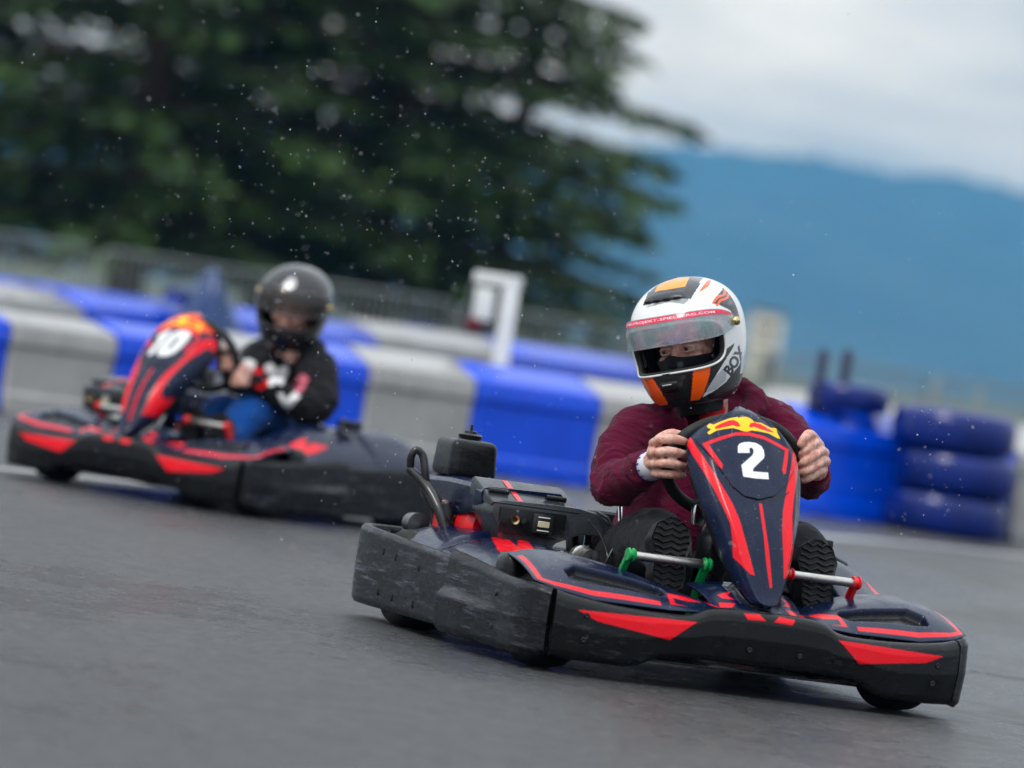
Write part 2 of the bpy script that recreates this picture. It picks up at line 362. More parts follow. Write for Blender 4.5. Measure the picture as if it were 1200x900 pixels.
# crack in the asphalt beside the kart
ck = spline([ground(1128, 788)[:2], ground(1150, 789)[:2], ground(1172, 793)[:2], ground(1215, 799)[:2]], 40); ck = ck+rng.normal(0, .006, ck.shape)
A = np.zeros((40, 2, 3)); A[:, 0, :2] = ck; wd = rng.uniform(.015, .05, 40); wd[0] = wd[-1] = .004; A[:, 1, :2] = ck+np.c_[wd*.2, wd]; A[..., 2] = .004
struct(obj('road_crack', grid(A, smooth=False), plain('tar_fill', (.006, .006, .006), .5)))
# ------------------------------------------------------------------ hill
rid = [(-200, 70), (0, 100), (400, 140), (640, 172), (700, 163), (760, 163), (840, 172), (920, 184), (960, 183), (1010, 196), (1060, 208), (1100, 205), (1160, 217), (1230, 226), (1400, 240)]
RP = np.array([atY(x, y, 5000.) for x, y in rid]); gx = np.r_[np.linspace(-4200, -800, 40), np.linspace(-780, 780, 200), np.linspace(800, 4200, 40)]; gy = np.r_[np.linspace(3600, 5000, 40), np.linspace(5050, 6500, 14)]
RH = np.interp(gx, RP[:, 0], RP[:, 2])
far = np.abs(gx) > 700
RH = np.where(far, RH + 40*np.sin(gx/420.)+30*np.sin(gx/190.+1), RH)
A = np.zeros((len(gx), len(gy), 3)); A[..., 0] = gx[:, None]; A[..., 1] = gy[None]
pf = np.interp(gy, [3600, 4000, 4500, 5000, 5600, 6500], [0, .22, .62, 1, .9, .3])
rel = 8*np.sin(gx[:, None]/37.)*np.sin(gy[None]/90.)+10*np.sin(gx[:, None]/83.+gy[None]/140.)+rng.normal(0, 4.5, A.shape[:2])
A[..., 2] = RH[:, None]*pf[None]*(gy[None]/5000.)**0.0 + rel*np.minimum(1, pf*2)[None]*(.35+.0*pf[None]) - 1
M = Mat('forest_hill'); M.l(M.mix(M.ramp(M.noise(.012, 8, .65), [(.35, 0.), (.65, 1.)]), (.006, .026, .034), (.014, .045, .046)), 'Base Color'); M.set(Roughness=.95)
struct(obj('hill', grid(A), M.m))
# ------------------------------------------------------------------ conifers
def leafmat(name, a, b):
    M = Mat(name); n = M.noise(.9, 4); M.l(M.mix(M.ramp(n, [(.35, 0.), (.65, 1.)]), a, b), 'Base Color'); M.set(Roughness=.65); return M.m
MAT['needle'] = leafmat('needles_dark', (.008, .028, .004), (.042, .100, .012)); MAT['needle2'] = leafmat('needles_green', (.014, .042, .006), (.06, .125, .016))
def conifer(x, y, height, radius, label, mat, seed, low=.06, step=.55, nb=8, dens=1.0, twist=0):
    R = np.random.default_rng(seed); root = empty('conifer_tree', (x, y, 0))
    tag(root, label, 'tree', 'conifers behind the fence')
    zz = np.linspace(-.2, height, 24); wob = np.cumsum(R.normal(0, .03, (24, 2)), 0)
    obj('trunk', tube(np.c_[wob, zz], .30*(1-zz/height*.95)+.02, 10), MAT['bark'], root)
    limbs = []; Q = []
    h = height*low+.5
    while h < height*.97:
        tp = (h/height); L0 = radius*np.interp(tp, [0, .12, .3, .6, 1], [.8, 1, .93, .55, .05]); k = nb if tp < .6 else max(4, nb-2)
        for a in np.linspace(0, 2*math.pi, k, endpoint=False)+R.uniform(0, 6.28)+twist:
            a += R.normal(0, .16); ln = L0*R.uniform(.72, 1.12); n = 9; s = np.linspace(0, 1, n)
            dz = ln*(.10*s - .30*s**2 + .10*s**4)*R.uniform(.6, 1.3); P = np.stack([np.cos(a)*s*ln, np.sin(a)*s*ln, h+R.normal(0, .1)+dz], 1)
            limbs.append(tube_arr(P, .055*(1-s*.85)*min(1, L0/2+.3), 5))
            m = int(ln*26*dens); t = np.clip(R.beta(1.6, 1.0, m), .12, 1.02); base = np.stack([np.interp(t, s, P[:, i]) for i in range(3)], 1)
            spread = (.16+.62*(1-np.abs(t-.55)*1.1))*min(1, ln/2.6)
            off = R.uniform(-1, 1, m)*spread; lat = np.array([-math.sin(a), math.cos(a), 0]); fw = np.array([math.cos(a), math.sin(a), 0])
            c = base+off[:, None]*lat+np.abs(off)[:, None]*fw*.5+np.c_[np.zeros((m, 2)), -np.abs(off)*.22-R.uniform(0, .22, m)]
            d = fw[None]*R.uniform(.5, 1, (m, 1))+lat[None]*(np.sign(off)*R.uniform(.2, .9, m))[:, None]+np.c_[np.zeros((m, 2)), R.uniform(-.55, .1, m)]
            d /= np.linalg.norm(d, axis=1)[:, None]; sd_ = np.cross(d, np.array([0, 0, 1.])+R.normal(0, .45, (m, 3))); sd_ /= np.linalg.norm(sd_, axis=1)[:, None]
            l_ = R.uniform(.22, .46, m)[:, None]; w_ = R.uniform(.06, .13, m)[:, None]
            Q.append(np.stack([c-d*l_*.5, c+sd_*w_, c+d*l_*.6, c-sd_*w_], 1))
        h += step*R.uniform(.75, 1.25)*(1 if tp < .4 else 1.5)
    v, f = join(limbs); struct(obj('limbs', mesh(v, f), MAT['bark'], root), 'stuff')
    Q = np.vstack(Q); me = bpy.data.meshes.new('crown'); me.from_pydata(Q.reshape(-1, 3).tolist(), [], np.arange(len(Q)*4).reshape(-1, 4).tolist()); me.update()
    struct(obj('crown', me, mat, root), 'stuff')
    return root
def px_ground(x, Y):
    p = atY(x, 300+.15*x, Y); return p[0], Y
conifer(*px_ground(430, 84), 19, 5.2, 'broad conifer whose layered right-hand boughs stand against the cloudy sky', MAT['needle'], 3, dens=1.05, nb=7, step=.72)
conifer(*px_ground(150, 80), 21, 5.2, 'tall dark conifer beside the broad one, its boughs meeting the next trunk', MAT['needle'], 5, dens=1.0, nb=7, step=.7)
conifer(*px_ground(-60, 90), 20, 5.4, 'dark conifer at the outer end of the tree row', MAT['needle'], 8)
conifer(*px_ground(300, 97), 17, 5.0, 'greener conifer standing behind the gap between the two front trees', MAT['needle2'], 11)
conifer(*px_ground(560, 99), 12, 3.6, 'smaller green conifer half hidden behind the broad conifer', MAT['needle2'], 13)
# ------------------------------------------------------------------ barrier rows
def barrier_mesh(length, h=.69, d=.36, sl=.10):
    hf = h-sl; prof = lambda zb: [(0, zb), (0, .10), (.016, .125), (.016, hf-.15), (0, hf-.125), (0, hf-.03), (.010, hf-.008), (.03, hf), (d*.72, h-.006), (d*.80, h), (d-.06, h), (d-.03, h-.01), (d, h-.05), (d, zb)]
    xs = [0, .02, length*.2, length*.2+.01, length*.36, length*.36+.01, length*.64-.01, length*.64, length*.8-.01, length*.8, length-.02, length]
    zb = [.03, .0, 0, .012, .012, 0, 0, .012, .012, 0, 0, .03]; ins = [.012, 0, 0, 0, 0, 0, 0, 0, 0, 0, 0, .012]
    A = np.array([[(x, p[0]+(i if p[0] < d/2 else -i), p[1]-(i if p[1] > .3 else 0)) for p in prof(z)] for x, z, i in zip(xs, zb, ins)])
    f = gridfaces(A.shape[0], A.shape[1], False, True); m = A.shape[1]; f.append(list(range(m))); f.append(list(range((len(xs)-1)*m, len(xs)*m)))
    return mesh(A.reshape(-1, 3), f, True, 30)
def on_line(A, B, x, y):
    d = ray(x, y); A = np.array(A[:2]); B = np.array(B[:2]); e = B-A
    t = (A[1]*d[0]-A[0]*d[1])/(e[0]*d[1]-e[1]*d[0]); return A+e*t
def barrier(A, B, xa, xb, yy, colour, label, h=.69, gap=.012, sl=.10):
    p = on_line(A, B, xa, yy(xa)); q = on_line(A, B, xb, yy(xb)); L_ = float(np.linalg.norm(q-p)); ang = math.atan2(*(q-p)[::-1])
    o = obj('barrier_block', barrier_mesh(L_-gap, h, sl=sl), MAT['bblue' if colour == 'b' else 'bwhite']); o.location = (p[0], p[1], 0); o.rotation_euler = (0, 0, ang)
    return tag(o, label, 'barrier', 'plastic track barrier blocks')
yl = lambda c: (lambda x: c+.149*x)
A1 = atY(0, 440, 29.0); B1 = atY(760, 530, 31.6)
row1 = [(-130, 8, 'b', 'blue barrier block at the end of the front row, ahead of kart 10'), (8, 133, 'w', 'grey white barrier block right behind the front tyre of kart 10'), (133, 252, 'b', 'blue barrier block hidden mostly by the fairing of kart 10'),
        (252, 362, 'w', 'white barrier block behind the helmet and chest of the kart 10 driver'), (362, 426, 'b', 'short blue barrier block behind the back of the kart 10 driver'), (426, 551, 'w', 'grey white barrier block between two blue ones, behind the fuel tank'),
        (551, 698, 'b', 'bright blue barrier block below the white post'), (698, 800, 'w', 'white barrier block beside the shoulder of the maroon driver')]
for xa, xb, c, lb in row1: barrier(A1, B1, xa, xb, yl(440), c, lb, float(np.interp(xa, [0, 420], [.575, .66])), sl=float(np.interp(xa, [0, 420], [.055, .09])))
A1b = atY(800, 560, 32.2); B1b = atY(1230, 600, 33.4)
for xa, xb, c, lb in [(800, 925, 'w', 'white barrier block behind the helmet and hoodie of the maroon driver'), (925, 1062, 'b', 'bright blue barrier block between the maroon driver and the tyre stack'), (1062, 1180, 'b', 'blue barrier block right behind the stack of tyres'), (1186, 1330, 'w', 'grey white barrier block just past the stack of tyres')]:
    barrier(A1b, B1b, xa, xb, yl(450), c, lb)
A2 = atY(0, 370, 37); B2 = atY(760, 440, 47)
for xa, xb, c, lb in [(-140, 104, 'w', 'white barrier block of the second row, above the grey front block by kart 10'), (104, 262, 'b', 'blue barrier block of the second row, above the fairing of kart 10'), (262, 446, 'b', 'blue barrier block of the second row, at the black helmet'),
                      (446, 600, 'w', 'white barrier block of the second row, beside the white post'), (600, 770, 'b', 'blue barrier block of the second row, past the white post')]:
    barrier(A2, B2, xa, xb, yl(330), c, lb, float(np.interp(xa, [0, 450], [.68, .79])), sl=.09)
A3 = atY(0, 330, 50.); B3 = atY(760, 440, 58)
for xa, xb, c, lb in [(-60, 62, 'b', 'blue barrier block at the outer end of the far row, below the fence'), (62, 190, 'b', 'blue barrier block of the far row, below the fence'), (190, 440, 'b', 'long blue barrier block of the far row, behind the black helmet'), (440, 700, 'w', 'white barrier block of the far row, behind the white post')]:
    barrier(A3, B3, xa, xb, yl(330), c, lb, .66)
A4 = atY(880, 470, 48.); B4 = atY(1230, 520, 46)
for i, (xa, xb) in enumerate([(880, 1045), (1045, 1230)]): barrier(A4, B4, xa, xb, yl(330), 'w', ['white barrier block of the second row, behind the posts', 'white barrier block of the second row, behind the tyre stack'][i], .72)
# ------------------------------------------------------------------ tyres
def tyre_profile(r, w_): 
    h = w_/2
    return [(-h*.7, r*.56), (-h*.95, r*.62), (-h, r*.75), (-h*.94, r*.9), (-h*.78, r*.975), (-h*.4, r), (0, r*1.004), (h*.4, r), (h*.78, r*.975), (h*.94, r*.9), (h, r*.75), (h*.95, r*.62), (h*.7, r*.56), (h*.55, r*.6), (h*.4, r*.8), (-h*.4, r*.8), (-h*.55, r*.6), (-h*.7, r*.56)]
TM = lathe(tyre_profile(.37, .245), 40, 'z', sharp=60)
def tyre(p, label, rot=(0, 0, 0), s=1., grp='blue painted tyres'):
    o = obj('car_tyre', TM, None)
    if not TM.materials: TM.materials.append(MAT['btyre'])
    o.location = p; o.rotation_euler = rot; o.scale = (s, s, s); return tag(o, label, 'tyre', grp)
tp = ground(1111, 629)
for k, nm in enumerate(['bottom', 'middle', 'top']): tyre((tp[0]-.02+(.0, .03, -.02)[k], tp[1]+.25, .1334+.2665*k), f'dark blue painted tyre, {nm} one of the stack beside the bright blue barrier', (0, 0, k*1.1), 1.08)
t2 = on_line(A1b, B1b, 978, 597); tyre((t2[0], t2[1]+.25, .69+.088), 'dark blue tyre lying on top of the bright blue barrier block', (0, 0, .4), .72)
t3 = on_line(A2, B2, 212, 360); tyre((t3[0], t3[1]+.16, .72+.052), 'blue violet tyre lying on the second barrier row beside the dark tarpaulin', (0, 0, .9), .42)
t4 = on_line(A3, B3, 492, 400); tyre((t4[0], t4[1]+.25, 0.66+.075), 'blue tyre lying on the far barrier row near the white post', (0, 0, .2), .6)
def post(px, py0, Y, hgt, rad, label, mat, name='marker_post', foot=0.):
    p = atY(px, py0, Y); o = obj(name, lathe([(0, 0), (0, rad*1.9), (.02, rad*1.9), (.03, rad), (hgt-.03, rad), (hgt-.01, rad*.7), (hgt, 0)], 14, 'z', sharp=50), mat); o.location = (p[0], p[1], foot); return tag(o, label, 'post', 'short dark posts behind the tyres')
post(941, 470, 33.9, .38, .032, 'short dark blue post standing behind the tyre on the barrier, first of a pair', MAT['dpost'], foot=.69-.02)
post(970, 470, 33.9, .40, .034, 'short dark blue post with black look behind the lying tyre, second of a pair', MAT['dpost'], foot=.69-.02)
for q in (bpy.data.objects['marker_post'], bpy.data.objects['marker_post.001']):
    b = on_line(A1b, B1b, 941 if q.name == 'marker_post' else 970, 590); q.location = (b[0], b[1]+.2, .69)
post(1095, 470, 46.5, 1.05, .03, 'thin grey post rising behind the stack of tyres', MAT['galv']); post(1146, 480, 45.5, 1.0, .03, 'thin grey post beside the white barrier end', MAT['galv'])
# tarpaulin over a pile, on the ground between the rows behind the black-helmeted driver
c = on_line(A2, B2, 270, 372); n = 46; u_ = np.linspace(-1, 1, n); UX, UY = np.meshgrid(u_, u_, indexing='ij')
hh = 1.02*np.clip(1-np.abs(UX+.22*UY+.28)**1.25*1.15, 0, 1)*np.clip(1-np.abs(UY)**3, 0, 1)
hh = hh+.03*np.sin(UX*9+UY*4)*np.clip(hh*3, 0, 1)+.02*np.sin(UY*13-UX*6)*np.clip(hh*3, 0, 1)
A = np.stack([UX*.48, UY*.45, np.maximum(hh, .012)], -1); o = obj('tarpaulin', grid(A), MAT['tarp']); o.location = (c[0]+.0, c[1]-.75, 0); solidify(o, .008, 1)
tag(o, 'crumpled dark blue tarpaulin draped over a pointed pile behind the black helmet', 'tarpaulin')
# white post with signal box
pp = atY(564, 575, 31.6); sp = empty('signal_post', (pp[0], pp[1], 0)); tag(sp, 'white angled post with a grey signal box hanging from its arm', 'signal post')
obj('upright', rbox((.105, .105, 1.20), (0, 0, .60), .015), MAT['wpost'], sp); obj('arm', rbox((.30, .10, .07), (-.09, -.003, 1.18), .012), MAT['wpost'], sp)
bx = obj('signal_box', rbox((.17, .12, .32), (-.17, -.02, .98), .02), MAT['grey'], sp); obj('sign_face', rbox((.12, .012, .20), (-.155, -.085, 1.02), .004), MAT['wpost'], bx); obj('red_lens', lathe([(-.1, 0), (-.1, .035), (-.085, .045), (-.075, .045)], 18, 'y', (-.20, -.0, .89)), MAT['signred'], bx)
# ------------------------------------------------------------------ crowd fence
def fence_panel(p, q, label):
    L_ = float(np.linalg.norm(q-p)); root = empty('fence_panel', (p[0], p[1], 0), math.atan2(*(q-p)[::-1])); tag(root, label, 'fence', 'steel crowd control fence panels')
    l = L_-.06; z1 = 1.12
    obj('panel_frame', tube([(.15, 0, .18), (.03, 0, .25), (.03, 0, z1-.1), (.12, 0, z1), (l-.12, 0, z1), (l-.03, 0, z1-.1), (l-.03, 0, .25), (l-.15, 0, .18), (.15, 0, .18)], .021, 8), MAT['galv'], root)
    bars = [tube_arr([(x, 0, .2), (x, 0, z1)], .011, 6) for x in np.arange(.14, l-.1, .115)]; v, f = join(bars); struct(obj('bars', mesh(v, f), MAT['galv'], root), 'stuff')
    for x in (.35, l-.35): obj('foot', tube([(x, -.3, .02), (x, 0, .17), (x, .3, .02)], .018, 8), MAT['galv'], root)
FA = np.array(atY(-120, 300, 58.)[:2]); FB = np.array(atY(1260, 480, 70.)[:2]); nf = 7
wh = ['outermost steel fence panel, under the dark conifer', 'steel fence panel below the trunk of the tall dark conifer', 'steel fence panel beside the tarpaulin pile', 'steel fence panel behind the black helmet and the far white barrier', 'steel fence panel behind the white signal post', 'steel fence panel behind the orange and white helmet', 'steel fence panel behind the posts and tyre stack']
for i in range(nf): fence_panel(FA+(FB-FA)*i/nf, FA+(FB-FA)*(i+1)/nf, wh[i])
# pale hut far behind
hp = atY(888, 445, 380.); hut = empty('timing_hut', (hp[0], 380, 0)); tag(hut, 'tall narrow cream hut far off, beside the orange and white helmet', 'hut')
wl = plain('cream_render', (.66, .63, .52), .8, scale=2, bump=.1); obj('wall', rbox((2.3, 2.3, 4.9), (0, 0, 2.45), .03), wl, hut); obj('roof', rbox((2.7, 2.7, .3), (0, 0, 5.05), .06), MAT['grey'], hut)
obj('window', rbox((1.2, .06, .9), (0, -1.17, 3.6), .01), MAT['dpost'], hut); obj('door', rbox((.9, .06, 2.0), (.4, -1.17, 1.0), .01), MAT['grey'], hut)
# ------------------------------------------------------------------ karts
AA = [np.array(o_)*.42 for o_ in ((-1, -.5), (.5, -1), (1, .5), (-.5, 1), (0, 0))]
def paint(n, pts_local, base, layers, mask=None):
    """flat print: colour the vertices whose place on the kart falls inside decal outlines (outlines measured in the photo on kart 2)"""
    c = np.tile(np.array(base, float), (n, 1)); P = K2.px(pts_local)
    for poly, colr in layers:
        k = sum(pip(P+o_, poly).astype(float) for o_ in AA)/len(AA)
        if mask is not None: k = k*mask
        c += (np.array(colr)-c)*k[:, None]
    return c
def sym(pts):
    """a left-hand point is looked up at its mirror image"""
    q = np.array(pts, float); q[:, 0] = np.abs(q[:, 0]); return q
def zz3(p): return zoomc(p, 780, 460, .2888)      # fairing close-up
def zz1(p): return zoomc(p, 820, 470, .1444)      # upper fairing close-up
DIG2 = zz1([(310, 420), (310, 365), (325, 345), (360, 333), (410, 332), (460, 342), (500, 365), (520, 400), (526, 440), (520, 463), (436, 545), (430, 570), (500, 577), (556, 580), (560, 635), (460, 628), (355, 613), (347, 570), (338, 520), (428, 440), (437, 418), (436, 395), (424, 378), (408, 378), (402, 390), (406, 420)])
big = lambda P: [(882+(x-882)*1.22-3, 540+(y-540)*1.16) for x, y in zz1(P)]
DIG1 = big([(255, 380), (330, 330), (372, 332), (372, 622), (300, 616), (300, 425), (258, 440)])
DIG0 = big([(400, 420), (415, 365), (450, 338), (500, 335), (560, 350), (590, 385), (603, 440), (600, 540), (588, 595), (550, 630), (500, 634), (445, 626), (412, 590), (402, 520)])
HOLE0 = big([(478, 440), (486, 410), (502, 402), (520, 412), (527, 440), (525, 530), (517, 560), (502, 566), (486, 555), (479, 530)])
ARCH = zz1([(20, 345), (100, 312), (170, 288), (290, 254), (400, 253), (520, 283), (640, 345), (722, 393), (712, 490), (698, 590), (680, 592), (668, 560), (682, 480), (692, 402), (630, 366), (520, 310), (400, 280), (290, 278), (180, 312), (72, 352), (130, 435), (188, 515), (180, 552), (150, 530), (90, 445)])
SUNY = [(873+11.6*math.cos(a), 497+8.6*math.sin(a)+.10*11.6*math.cos(a)) for a in np.linspace(0, 6.283, 40)]
BULLY1 = zz1([(60, 200), (80, 182), (112, 192), (170, 165), (250, 138), (310, 128), (335, 235), (270, 218), (200, 226), (135, 240), (75, 272), (62, 255), (95, 228), (62, 215)])
BULLR1 = zz1([(118, 212), (165, 185), (235, 157), (275, 152), (312, 170), (332, 205), (300, 208), (268, 196), (232, 206), (190, 214), (155, 222), (130, 226)])
BULLY2 = zz1([(392, 228), (415, 165), (500, 178), (570, 215), (622, 222), (628, 255), (655, 308), (628, 300), (560, 262), (480, 245), (430, 240)])
BULLR2 = zz1([(398, 205), (410, 180), (442, 172), (492, 186), (545, 215), (590, 243), (606, 256), (570, 252), (520, 236), (476, 222), (440, 208), (418, 216)])
STR_L = zz3([(88, 182), (104, 184), (120, 212), (178, 296), (232, 382), (272, 450), (302, 520), (330, 620), (362, 742), (345, 738), (273, 668), (270, 590), (262, 530), (225, 450), (195, 390), (150, 316), (108, 252), (82, 205)])
STR_R = zz3([(518, 225), (530, 222), (541, 245), (536, 330), (522, 420), (514, 500), (516, 600), (522, 690), (508, 738), (480, 757), (477, 660), (473, 560), (476, 480), (490, 400), (508, 310)])
MID = zz3([(379, 450), (391, 450), (408, 560), (420, 640), (433, 790), (423, 795), (408, 690), (398, 580)])
SEAM = zz3([(230, 345), (290, 400), (350, 430), (410, 436), (470, 425), (502, 400), (500, 408), (470, 434), (410, 446), (345, 439), (285, 408), (228, 352)])
def side_sign(o): return o
def kart(frame, number):
    K = empty('racing_kart', tuple(frame.o), math.radians(frame.deg))
    m = MAT; two = number == '2'
    P = lambda x, y, yl: K2.Y(x, y, yl)
    # --- front bumper: one moulding wrapped round the nose
    half = [(0, .738), (.15, .737), (.30, .731), (.45, .719), (.54, .706), (.60, .688)]
    path = np.array([(-x, y) for x, y in half[:0:-1]]+half); NB = 640 if two else 300; Q = spline(path, NB); t = np.gradient(Q, axis=0); t /= np.linalg.norm(t, axis=1)[:, None]; nrm = np.stack([-t[:, 1], t[:, 0]], 1)
    ax = np.abs(Q[:, 0])
    zt = smoothc(ax, [0, .10, .17, .22, .30, .45, .56, .6], [.232, .232, .224, .202, .196, .200, .212, .220]); zb = smoothc(ax, [0, .25, .30, .36, .5, .6], [.086, .084, .074, .048, .042, .044])
    hz = np.r_[np.linspace(0, 1, 56)]
    prof_o = np.interp(hz, [0, .04, .12, .5, .80, .9, .96, 1], [-.022, -.006, .0, .010, .008, .004, -.003, -.012])
    A = np.zeros((NB, 56+4, 3))
    for j, h_ in enumerate(hz):
        A[:, j, :2] = Q+nrm*prof_o[j]; A[:, j, 2] = zb+(zt-zb)*h_
    for j, (o_, dz) in enumerate([(-.022, .002), (-.036, -.004), (-.040, -.02)]): A[:, 56+j, :2] = Q+nrm*o_; A[:, 56+j, 2] = zt+dz
    A[:, 59, :2] = Q-nrm*.040; A[:, 59, 2] = zb+.004
    tri = [(677, 714.5), (817, 729), (785, 750), (700, 728)]
    lay = [(tri, RED), ([(872, 719), (890, 720), (898, 728), (876, 726)], RED)]
    pts = sym(A.reshape(-1, 3)); bcol = paint(len(pts), pts, (.0055, .006, .007), lay)
    bm_ = obj('front_bumper', grid(A, cv=True, sharp=60, cols=bcol, caps=True), m['bumper'], K)
    # recess the decal a little: a groove line above it is part of the moulding
    for bx_, bz in ((.05, .13), (-.10, .13), (.52, .10), (-.52, .10), (.52, .165), (-.53, .15)):
        yy = np.interp(abs(bx_), [h[0] for h in half], [h[1] for h in half]); obj('bolt', lathe([(.0, .0085), (.004, .008), (.005, .005), (.003, 0)], 12, 'y', (bx_, yy+.009, bz)), m['plastic_plain'], bm_)
    # --- front pods (decks over the wheels) with moulded scoop
    for s in (1, -1):
        nu, nv = (280, 130) if two else (140, 70); u = np.linspace(0, 1, nu); v = np.linspace(0, 1, nv)
        fx = .648-.536*u; fy = np.interp(fx, [0, .15, .30, .45, .54, .60, .63, .65], [.700, .699, .694, .683, .672, .660, .645, .625]); fz = np.interp(u, [0, .1, .3, .7, .9, 1], [.238, .222, .206, .206, .214, .228])
        bx2 = .640-.505*u; by = np.interp(u, [0, .5, 1], [.40, .42, .50]); bz2 = smoothc(u, [0, .12, .35, .6, .8, 1], [.288, .306, .308, .288, .258, .236])
        A = np.zeros((nu, nv, 3))
        for j, vv in enumerate(v):
            e_ = vv**.8; A[:, j, 0] = fx*(1-vv)+bx2*vv; A[:, j, 1] = fy*(1-vv)+by*vv; A[:, j, 2] = fz*(1-e_)+bz2*e_+.022*math.sin(math.pi*vv)*np.sin(np.pi*np.clip(u, .03, 1))**.6
        pts = A.reshape(-1, 3).copy(); PX = K2.px(pts)
        sc = [(664, 668), (676, 663.5), (700, 669), (740, 679), (774, 690), (779, 694.5), (770, 698), (735, 692), (690, 684.5), (686, 694), (677, 690)]
        dep = pip(PX, sc).reshape(nu, nv).astype(float)*(v[None] > .22)
        for _ in range(7 if two else 3): dep = (dep+np.roll(dep, 1, 0)+np.roll(dep, -1, 0)+np.roll(dep, 1, 1)+np.roll(dep, -1, 1))/5
        A[..., 2] -= .022*dep; A[..., 1] -= .010*dep
        _line = [(606, 677), (612, 669), (628, 655), (632, 656.5), (617, 670), (613, 676.5), (640, 690), (700, 705.5), (760, 711.5), (815, 712.5), (850, 712), (850, 716), (800, 716), (740, 714), (690, 707.5), (640, 694.5)]
        mark = [(781, 695), (800, 698.5), (822, 706), (807, 705), (788, 700.5), (792, 707.5), (806, 710.5), (786, 708)]
        inner = [(818, 699), (836, 701), (856, 706), (846, 714), (832, 709)]
        col = paint(len(pts), pts, NAVY, [(mark, RED), (inner, RED)]); UU, VV = [q.reshape(-1) for q in np.meshgrid(u, v, indexing='ij')]; sm1 = lambda x, a, b: np.clip((x-a)/.012+.5, 0, 1)*np.clip((b-x)/.012+.5, 0, 1); kl = np.maximum(sm1(VV, .045, .105)*(UU < .66)*(UU > .02), sm1(UU, .02, .045)*(VV < .80)*(VV > .045)); col += (np.array(RED)-col)*kl[:, None]; col[(dep.reshape(-1) > .45)] = (.008, .0085, .01)
        if s < 0: A[..., 0] *= -1
        solidify(obj('front_pod', grid(A, cols=col), m['paint'], K), .005)
        g = obj('wheel_guard', rbox((.09, .10, .12), (s*.60, .37, .232), .035, 4), m['plastic_plain'], K)
    # --- nose piece under the fairing
    nu, nv = 160, 90; u = np.linspace(-1, 1, nu); v = np.linspace(0, 1, nv); A = np.zeros((nu, nv, 3))
    for j, vv in enumerate(v):
        A[:, j, 0] = u*(.125+.03*vv); A[:, j, 1] = .70-.20*vv; A[:, j, 2] = .228+.065*np.sin(vv*1.5)+.018*np.exp(-((np.abs(u)-.62)/.2)**2)*math.sin(math.pi*min(1, vv*1.2))-.02*u**2
    pts = A.reshape(-1, 3); col = paint(len(pts), sym(pts), NAVY, [([(840, 697), (856, 693), (852, 698), (862, 703), (846, 701)], RED), ([(842, 706), (862, 707), (858, 712), (844, 712)], RED)])
    solidify(obj('nose_piece', grid(A, cols=col), m['paint'], K), .006)
    # --- steering fairing
    NF = 420 if two else 240
    C_ = spline([(.722, .252), (.706, .278), (.680, .34), (.650, .41), (.612, .475), (.560, .545), (.504, .62), (.450, .69), (.418, .73), (.388, .755), (.345, .768)], NF); ty = C_[:, 0]; tz = C_[:, 1]
    hw = smoothc(tz, [.252, .262, .285, .33, .38, .45, .52, .58, .63, .675, .705, .73, .75, .762, .768], [.012, .036, .056, .080, .100, .122, .146, .162, .169, .163, .146, .118, .078, .036, .012])
    a_ = np.linspace(-1, 1, 250 if two else 150); off = .052*np.abs(a_)**2.4+.03*np.clip((np.abs(a_)-.86)/.14, 0, 1)**2; ridge = .010*np.exp(-((np.abs(a_)-.72)/.10)**2)
    fl = [(.965, .105), (.90, .125), (.80, .132)]
    cols_a = np.r_[[-f[0] for f in fl[::-1]], a_, [f[0] for f in fl]]; offs = np.r_[[f[1] for f in fl[::-1]], off-ridge, [f[1] for f in fl]]
    T = np.gradient(C_, axis=0); T /= np.linalg.norm(T, axis=1)[:, None]; nb = np.stack([-T[:, 1], T[:, 0]], 1)   # pointing back/down
    sg = np.where(nb[:, 0:1] > 0, -1, 1); nb = nb*sg
    A = np.zeros((NF, len(cols_a), 3)); A[..., 0] = hw[:, None]*cols_a[None]
    damp = np.clip(hw/.11, .25, 1)[:, None]
    A[..., 1] = ty[:, None]+nb[:, 0:1]*offs[None]*damp; A[..., 2] = tz[:, None]+nb[:, 1:2]*offs[None]*damp*.6
    # raised number plate
    pts = A.reshape(-1, 3); PX = K2.px(pts); plate = zz1([(-60, 300), (30, 120), (200, 60), (420, 70), (640, 190), (800, 360), (760, 560), (690, 690), (600, 770), (480, 797), (360, 770), (260, 690), (120, 480)])
    inp = pip(PX, plate).reshape(NF, -1).astype(float)
    face = np.zeros(A.shape[:2], bool); face[:, 3:-3] = True; A[..., 1] += .005*inp*face
    layers = [(STR_L, RED), (STR_R, RED), (MID, RED), (SEAM, (.004, .005, .008)), (ARCH, RED)]
    if two: layers += [(DIG2, WHITE)]
    else:
        layers = [(zz1([(-10, 350), (40, 180), (200, 90), (420, 80), (640, 190), (720, 330), (640, 345), (520, 283), (400, 253), (290, 254), (170, 288)]), srgb(232, 70, 18))]+layers+[(DIG1, WHITE), (DIG0, WHITE), (HOLE0, (.10, .12, .16))]
    layers += [(BULLY1, YEL), (BULLY2, YEL), (SUNY, YEL), (BULLR1, RED), (BULLR2, RED)]
    col = paint(len(pts), pts, NAVY, layers, face.reshape(-1)); col = col.reshape(NF, -1, 3); col[:, :4] = (.010, .011, .014); col[:, -4:] = (.010, .011, .014)
    solidify(obj('steering_fairing', grid(A, cols=col.reshape(-1, 3)), m['paint'], K), .005)
    obj('steering_support', prism([(.02, .12), (.085, .12), (.075, .40), (.05, .47), (.02, .47)], .36, .46, bev=.012), m['plastic_plain'], K)
    obj('steering_column', tube([(0, .55, .22), (0, .30, .61)], .014, 10), m['chrome'], K)
